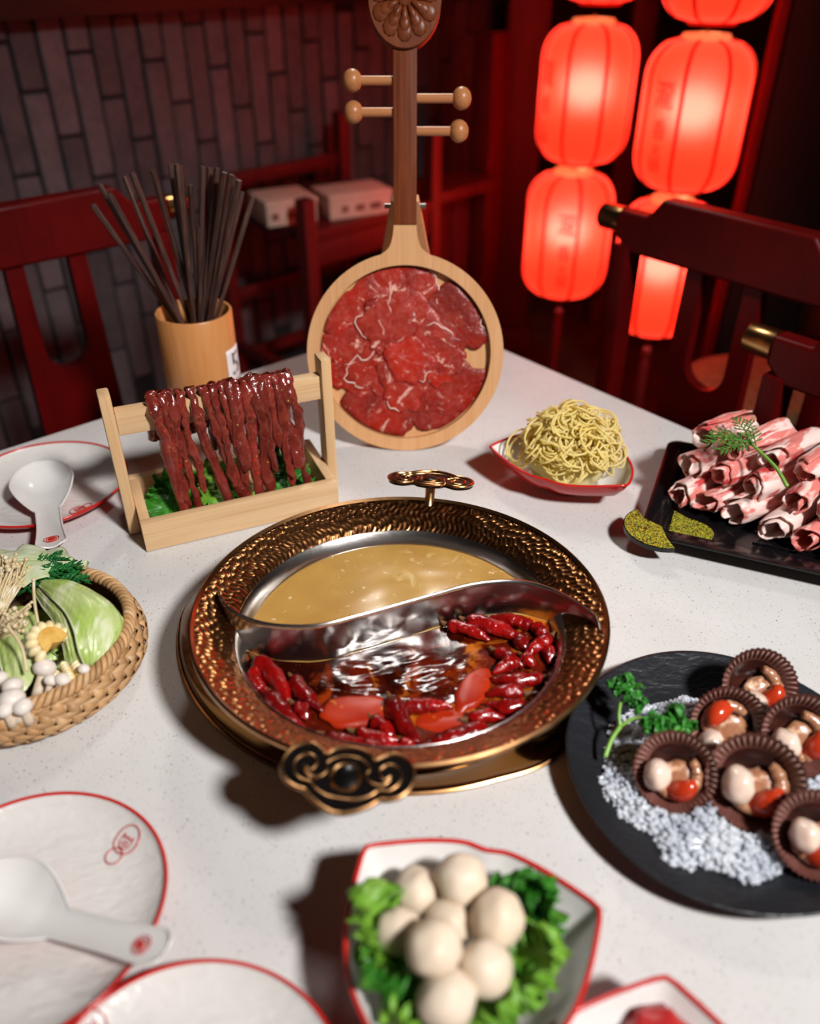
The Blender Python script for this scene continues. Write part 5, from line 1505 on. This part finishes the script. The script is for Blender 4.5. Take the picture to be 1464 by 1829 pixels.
# ruyi shaped corner with gold flecks: two lobes, one out over the corner and one on the floor
fan = []
for j in range(17):
    q = radians(140 + 160 * j / 16); fan.append((0.020 + 0.040 * cos(q), 0.020 + 0.040 * sin(q)))
fan += [(0.030, 0.0), (0.021, 0.021), (0.0, 0.030)]
obj('corner_lobe', prism(fan, TZ - 0.004, TZ + 0.0008), M['black_plastic'], tray, smooth=30)
obj('gold_fleck_print', prism([(0.020 + (x - 0.020) * 0.97, 0.020 + (y - 0.020) * 0.97) for x, y in fan], TZ + 0.0009, TZ + 0.0014), M['gold_fleck'], tray, smooth=None)
fan2 = [(0.029 + 0.0, 0.029)] + [(0.029 + 0.044 * cos(radians(a_)) * (1 + 0.12 * sin(radians(a_ * 4))), 0.029 + 0.044 * sin(radians(a_)) * (1 + 0.12 * sin(radians(a_ * 4)))) for a_ in range(0, 91, 6)]
obj('gold_fleck_print', prism(fan2, 0.0124, 0.0136), M['gold_fleck'], tray, smooth=None)


def roll_vf(L, r, turns, seed, flare):
    nu, nv = 16, 44

    def f(u, v):
        th = v * turns * 2 * pi
        rad = r * (0.52 + 0.48 * v) * (1 + flare * (u - 0.3)) * (1 + 0.26 * n1(cos(th) * 1.2, sin(th) * 1.2 + seed, u * 1.6) + 0.10 * n1(cos(th) * 3, sin(th) * 3 + seed, u * 4))
        z = u * L + 0.012 * n1(th * 0.55, seed) + 0.004 * n1(th * 2, seed) + 0.010 * (v - 0.5)
        return (rad * cos(th), rad * sin(th) * 0.85, z)
    return grid(nu, nv, f)


LRn = random.Random(13)
rolls = []
# x along the tray, y across, height of the axis above the table, row name
for j in range(7): rolls.append((0.046 + j * 0.034, 0.112 - j * 0.0095, 0.0310, 'bottom row'))
for j in range(6): rolls.append((0.052 + j * 0.036, 0.128 - j * 0.0090, 0.0590, 'middle row'))
for j in range(5): rolls.append((0.060 + j * 0.036, 0.146 - j * 0.0080, 0.0850, 'top row'))
cnt = {}
for n_, (x, y, z, row) in enumerate(rolls):
    r = LRn.uniform(0.0160, 0.0195); L_ = LRn.uniform(0.072, 0.088)
    az = radians(58 + LRn.uniform(-9, 9)); el = radians(LRn.uniform(-3, 5))
    d = TX * cos(az) + TY * sin(az); d = (d * cos(el) + V((0, 0, sin(el)))).normalized()
    pos = V((TO.x, TO.y, T)) + TX * x + TY * (y - 0.03 * 0) + V((0, 0, z)) - d * 0.034
    o = obj('lamb_roll', roll_vf(L_, r, LRn.uniform(1.35, 1.9), n_ * 3.1, LRn.uniform(-0.15, 0.25)), M['lamb'], None, loc=pos, rot=(d.to_track_quat('Z', 'Y') @ Matrix.Rotation(LRn.uniform(0, 6.28), 3, 'Z').to_quaternion()).to_euler(), smooth=True, thick=0.0016)
    cnt[row] = cnt.get(row, 0) + 1
    tag(o, 'rolled pink lamb slice, %s from the left in the %s on the black tray' % (ords[cnt[row] - 1], row), 'lamb roll', 'lamb rolls on the black tray')

# dill sprig on the rolls
ds = thing('dill_sprig', 'green dill sprig lying across the lamb rolls', 'dill', gp(1405, 868, T + 0.088))
A = gp(1405, 868, T + 0.088); pts_ = [gp(px, py, T + h) - A for px, py, h in ((1405, 868, 0.088), (1385, 835, 0.092), (1355, 805, 0.098), (1335, 788, 0.101))]
obj('stem', tube(spline(pts_, 20), [0.0022 - 0.0009 * i / 19 for i in range(20)], 8), M['green_stem'], ds, smooth=True)
for n_, (px, py, h, px2, py2, h2) in enumerate(((1335, 788, 0.101, 1258, 800, 0.096), (1338, 792, 0.101, 1272, 778, 0.101), (1345, 797, 0.100, 1310, 755, 0.108), (1350, 800, 0.098, 1335, 758, 0.106), (1340, 795, 0.1, 1285, 812, 0.094), (1338, 792, 0.101, 1262, 788, 0.10))):
    a_, b_ = gp(px, py, T + h), gp(px2, py2, T + h2); d = b_ - a_
    obj('frond', xf(frond(M['dill'], d.length, 14, 0.011, n_ + 30, 0.0007), Matrix.Translation(a_ - A) @ d.to_track_quat('Y', 'Z').to_matrix().to_4x4()), M['dill'], ds, smooth=True)

# ------------------------------------------------------------------ black plate of scallops on ice
SCN = V((0.2475, 0.4215, 0)); SRd = 0.1245
sp_ = thing('black_plate', 'round black stoneware plate of scallops on ice at the right edge', 'plate', (SCN.x, SCN.y, T))
obj('body', lathe([(0, 0.001), (SRd * 0.6, 0.001), (SRd * 0.7, 0.004), (SRd * 0.96, 0.0165), (SRd, 0.0215), (SRd * 0.995, 0.0228), (SRd * 0.975, 0.0222), (SRd * 0.80, 0.0115), (SRd * 0.6, 0.0075), (0, 0.007)], 112,
                  lambda p, q: V((p.x * (1 + 0.006 * sin(5 * q)), p.y * (1 + 0.006 * sin(5 * q)), p.z))), M['black_glaze'], sp_, smooth=True)
SCAL = [(1358, 1232, 0.038, 70, 0.05, radians(36), 'scallop shell farthest back on the ice', (-0.15, -0.42), -0.7),
        (1434, 1318, 0.040, 74, -0.05, radians(36), 'scallop shell at the right edge with dark red roe', (-0.42, -0.2), -0.5),
        (1303, 1300, 0.038, 70, -0.10, radians(34), 'scallop shell behind the two front ones, meat hanging left', (-0.42, -0.48), 2.2),
        (1205, 1382, 0.038, 72, -0.40, radians(42), 'front left scallop shell with bright orange roe', (-0.40, -0.16), -1.0),
        (1349, 1402, 0.042, 86, -0.38, radians(42), 'largest front scallop shell in the middle of the ice', (-0.32, -0.10), -0.8),
        (1462, 1495, 0.038, 78, -0.35, radians(45), 'scallop shell cut by the right edge near the bottom', (-0.28, -0.05), -1.2)]
cups = []
for q_ in SCAL:
    p = gp(q_[0], q_[1], T + q_[2]); z = p.y * cos(TH) - (p.z - CH) * sin(TH); r = q_[3] / F * z
    d = V((sin(q_[4]) * cos(q_[5]), -cos(q_[4]) * cos(q_[5]), sin(q_[5])))
    cups.append((p - V((SCN.x, SCN.y, T)), r, d))


def in_cup(v):
    for c, r, d in cups:
        w = v - c; a_ = w.dot(d)
        if -0.62 * r < a_ < 0.7 * r and (w - d * a_).length < 0.97 * r: return True
    return False


IR = random.Random(17); parts = []
for j in range(5200):
    q = IR.uniform(0, 2 * pi); rd = sqrt(IR.uniform(0, 1)); x, y = rd * cos(q), rd * sin(q)
    edge_ = 1 + 0.18 * n1(cos(q) * 2.5, sin(q) * 2.5, 4)
    hx_, hy_ = (0.090 * x - 0.004) * edge_, (0.084 * y - 0.006) * edge_
    top_ = 0.009 + 0.016 * max(0, 1 - rd ** 2.2) ** 0.8
    z = top_ + IR.uniform(-0.0015, 0.0022)
    if in_cup(V((hx_, hy_, z))): continue
    r_ = IR.choice((0.0012, 0.0016, 0.0016, 0.0021, 0.0028, 0.0034)) * IR.uniform(0.8, 1.25)
    M3 = Matrix.Rotation(IR.uniform(0, 6), 4, 'X') @ Matrix.Rotation(IR.uniform(0, 6), 4, 'Z') @ Matrix.Diagonal((1, IR.uniform(0.5, 1), IR.uniform(0.4, 0.9), 1))
    parts.append(xf(ico(1, r_, amp=0.5, freq=1.9, seed=IR.uniform(0, 50)), Matrix.Translation((hx_, hy_, z)) @ M3))
for lev in range(3):
    gv, gf = (grid(40, 60, lambda u, v: ((0.088 * u * cos(2 * pi * v) - 0.004) * (1 + 0.18 * n1(cos(2 * pi * v) * 2.5, sin(2 * pi * v) * 2.5, 4)), (0.082 * u * sin(2 * pi * v) - 0.006) * (1 + 0.18 * n1(cos(2 * pi * v) * 2.5, sin(2 * pi * v) * 2.5, 4)),
                 0.0085 + (0.0145 - 0.005 * lev) * max(0, 1 - u ** 2.2) ** 0.8 + 0.0016 * n1(u * 22, v * 60, lev * 9))))
    parts.append(([V((p.x, p.y, 0.008 if in_cup(p) else p.z)) for p in gv], gf))
o = obj('crushed_ice', join(*parts), M['ice'], None, loc=(SCN.x, SCN.y, T), smooth=None)
tag(o, 'heap of crushed ice on the black plate under the scallops', 'ice', kind='stuff')


def scallop(px, py, h, rpx, yaw, pitch, label, mx, roe_a):
    p = gp(px, py, T + h); z = p.y * cos(TH) - (p.z - CH) * sin(TH); r = rpx / F * z
    d = V((sin(yaw) * cos(pitch), -cos(yaw) * cos(pitch), sin(pitch)))        # the way the open side faces
    rot = d.to_track_quat('Z', 'Y').to_euler()
    t = thing('scallop', label, 'scallop', p, rot, 'scallops in their shells on ice')
    NRb = 44

    def dish(k0, rim_amp):
        rows = []
        for f in (0.02, 0.2, 0.4, 0.52, 0.60, 0.68, 0.84, 1.0):
            row = []
            for k_ in range(NRb * 4):
                q = 2 * pi * k_ / (NRb * 4)
                rib = cos(NRb * q)
                rr = r * f * (1 + rim_amp * rib * f ** 4) * (1 + 0.05 * sin(q))
                zz = -r * 0.52 * (1 - f ** 2.8) + rim_amp * r * 0.6 * rib * f ** 4 + k0
                row.append(V((rr * cos(q), rr * sin(q), zz)))
            rows.append(row)
        return rows
    rows = dish(0.0, 0.022)
    obj('shell_lining', loft(rows[:6]), M['shell_in'], t, smooth=True)
    obj('shell', loft(dish(-0.0022, 0.022)[::-1]), M['shell'], t, smooth=True)
    obj('shell_lip', loft(rows[5:8]), M['shell'], t, smooth=True)
    km = mesh_of('shell_rib', ico(1, 1, (r * 0.21, r * 0.022, r * 0.020)), M['shell_tip'], True)
    for k_ in range(NRb):
        q = 2 * pi * k_ / NRb; obj('shell_rib', km, None, t, loc=(r * 0.87 * cos(q), r * 0.87 * sin(q), -r * 0.155), rot=(0, radians(-48), q))
    # inside: mantle, white muscle, orange roe
    ring = []
    for k_ in range(40):
        q = roe_a - 1.5 + k_ / 39 * 3.4; ring.append(V((r * 0.52 * cos(q), r * 0.52 * sin(q), -r * 0.22 + 0.0012 * n1(k_ * 0.5, px))))
    obj('flesh', ico(3, 1, (r * 0.50, r * 0.46, r * 0.16), 0.25, 2.2, py * 0.01, c=(r * 0.12, -r * 0.16, -r * 0.36)), M['mantle'], t, smooth=True)
    obj('mantle', tube(ring, [r * 0.17 * (0.6 + 0.4 * sin(pi * k_ / 39)) * (1 + 0.3 * n1(k_ * 0.4, py)) for k_ in range(40)], 10), M['mantle'], t, smooth=True)
    obj('muscle', ico(3, r * 0.36, (0.95, 1.1, 1.15), 0.16, 1.5, px * 0.01, c=(mx[0] * r, mx[1] * r, -r * 0.02)), M['scallop_meat'], t, smooth=True)
    rp = [V((r * (0.44) * cos(roe_a + u), r * (0.44) * sin(roe_a + u), -r * 0.12 + 0.1 * r * sin(u * 2))) for u in [-0.95 + 1.9 * i / 15 for i in range(16)]]
    obj('roe', tube(rp, [r * 0.27 * sin(pi * (i + 0.7) / 16.4) ** 0.6 for i in range(16)], 12), M['roe'], t, smooth=True)
    return t


for q_ in SCAL: scallop(*q_)

# parsley sprig on the ice
pa = gp(1080, 1352, T + 0.022)
ps = thing('parsley_sprig', 'green curly parsley sprig standing at the left of the ice', 'parsley', pa)


def P_(px, py, h): return gp(px, py, T + h) - pa


obj('stem', tube(spline([V((0, 0, 0)), P_(1092, 1320, 0.030), P_(1107, 1298, 0.036)], 14), 0.0020, 8), M['green_stem'], ps, smooth=True)
obj('stem', tube(spline([P_(1107, 1298, 0.036), P_(1105, 1275, 0.042), P_(1109, 1248, 0.050)], 12), 0.0014, 8), M['green_stem'], ps, smooth=True)
obj('stem', tube(spline([P_(1107, 1298, 0.036), P_(1130, 1284, 0.042), P_(1165, 1284, 0.044)], 12), 0.0014, 8), M['green_stem'], ps, smooth=True)


def curly(n, seed, sx, sy, sz):
    rr = random.Random(seed); parts = []
    for j in range(n):
        c = V((rr.gauss(0, 0.42) * sx, rr.gauss(0, 0.42) * sy, rr.gauss(0, 0.42) * sz))
        w = rr.uniform(0.0022, 0.0042)
        vf = grid(5, 5, lambda u, v: ((u - 0.5) * w * 2 * (1 - 0.4 * v), (v - 0.5) * w * 2, w * 0.5 * sin(6 * u + 4 * v + j)))
        M3 = Matrix.Translation(c) @ Matrix.Rotation(rr.uniform(0, 6.3), 4, 'Z') @ Matrix.Rotation(rr.uniform(-1.1, 1.1), 4, 'X')
        parts.append(xf(vf, M3))
    return join(*parts)


for n_, (px, py, h, sx, sy, sz, k_) in enumerate(((1110, 1225, 0.052, 0.011, 0.008, 0.007, 60), (1132, 1250, 0.050, 0.009, 0.006, 0.006, 46), (1178, 1295, 0.044, 0.013, 0.007, 0.007, 66), (1205, 1272, 0.046, 0.007, 0.008, 0.008, 44), (1218, 1300, 0.042, 0.009, 0.006, 0.006, 44))):
    obj('leaflet', xf(curly(k_, n_ + 50, sx, sy, sz), Matrix.Translation(P_(px, py, h))), M['parsley'], ps, smooth=True, thick=0.0004)
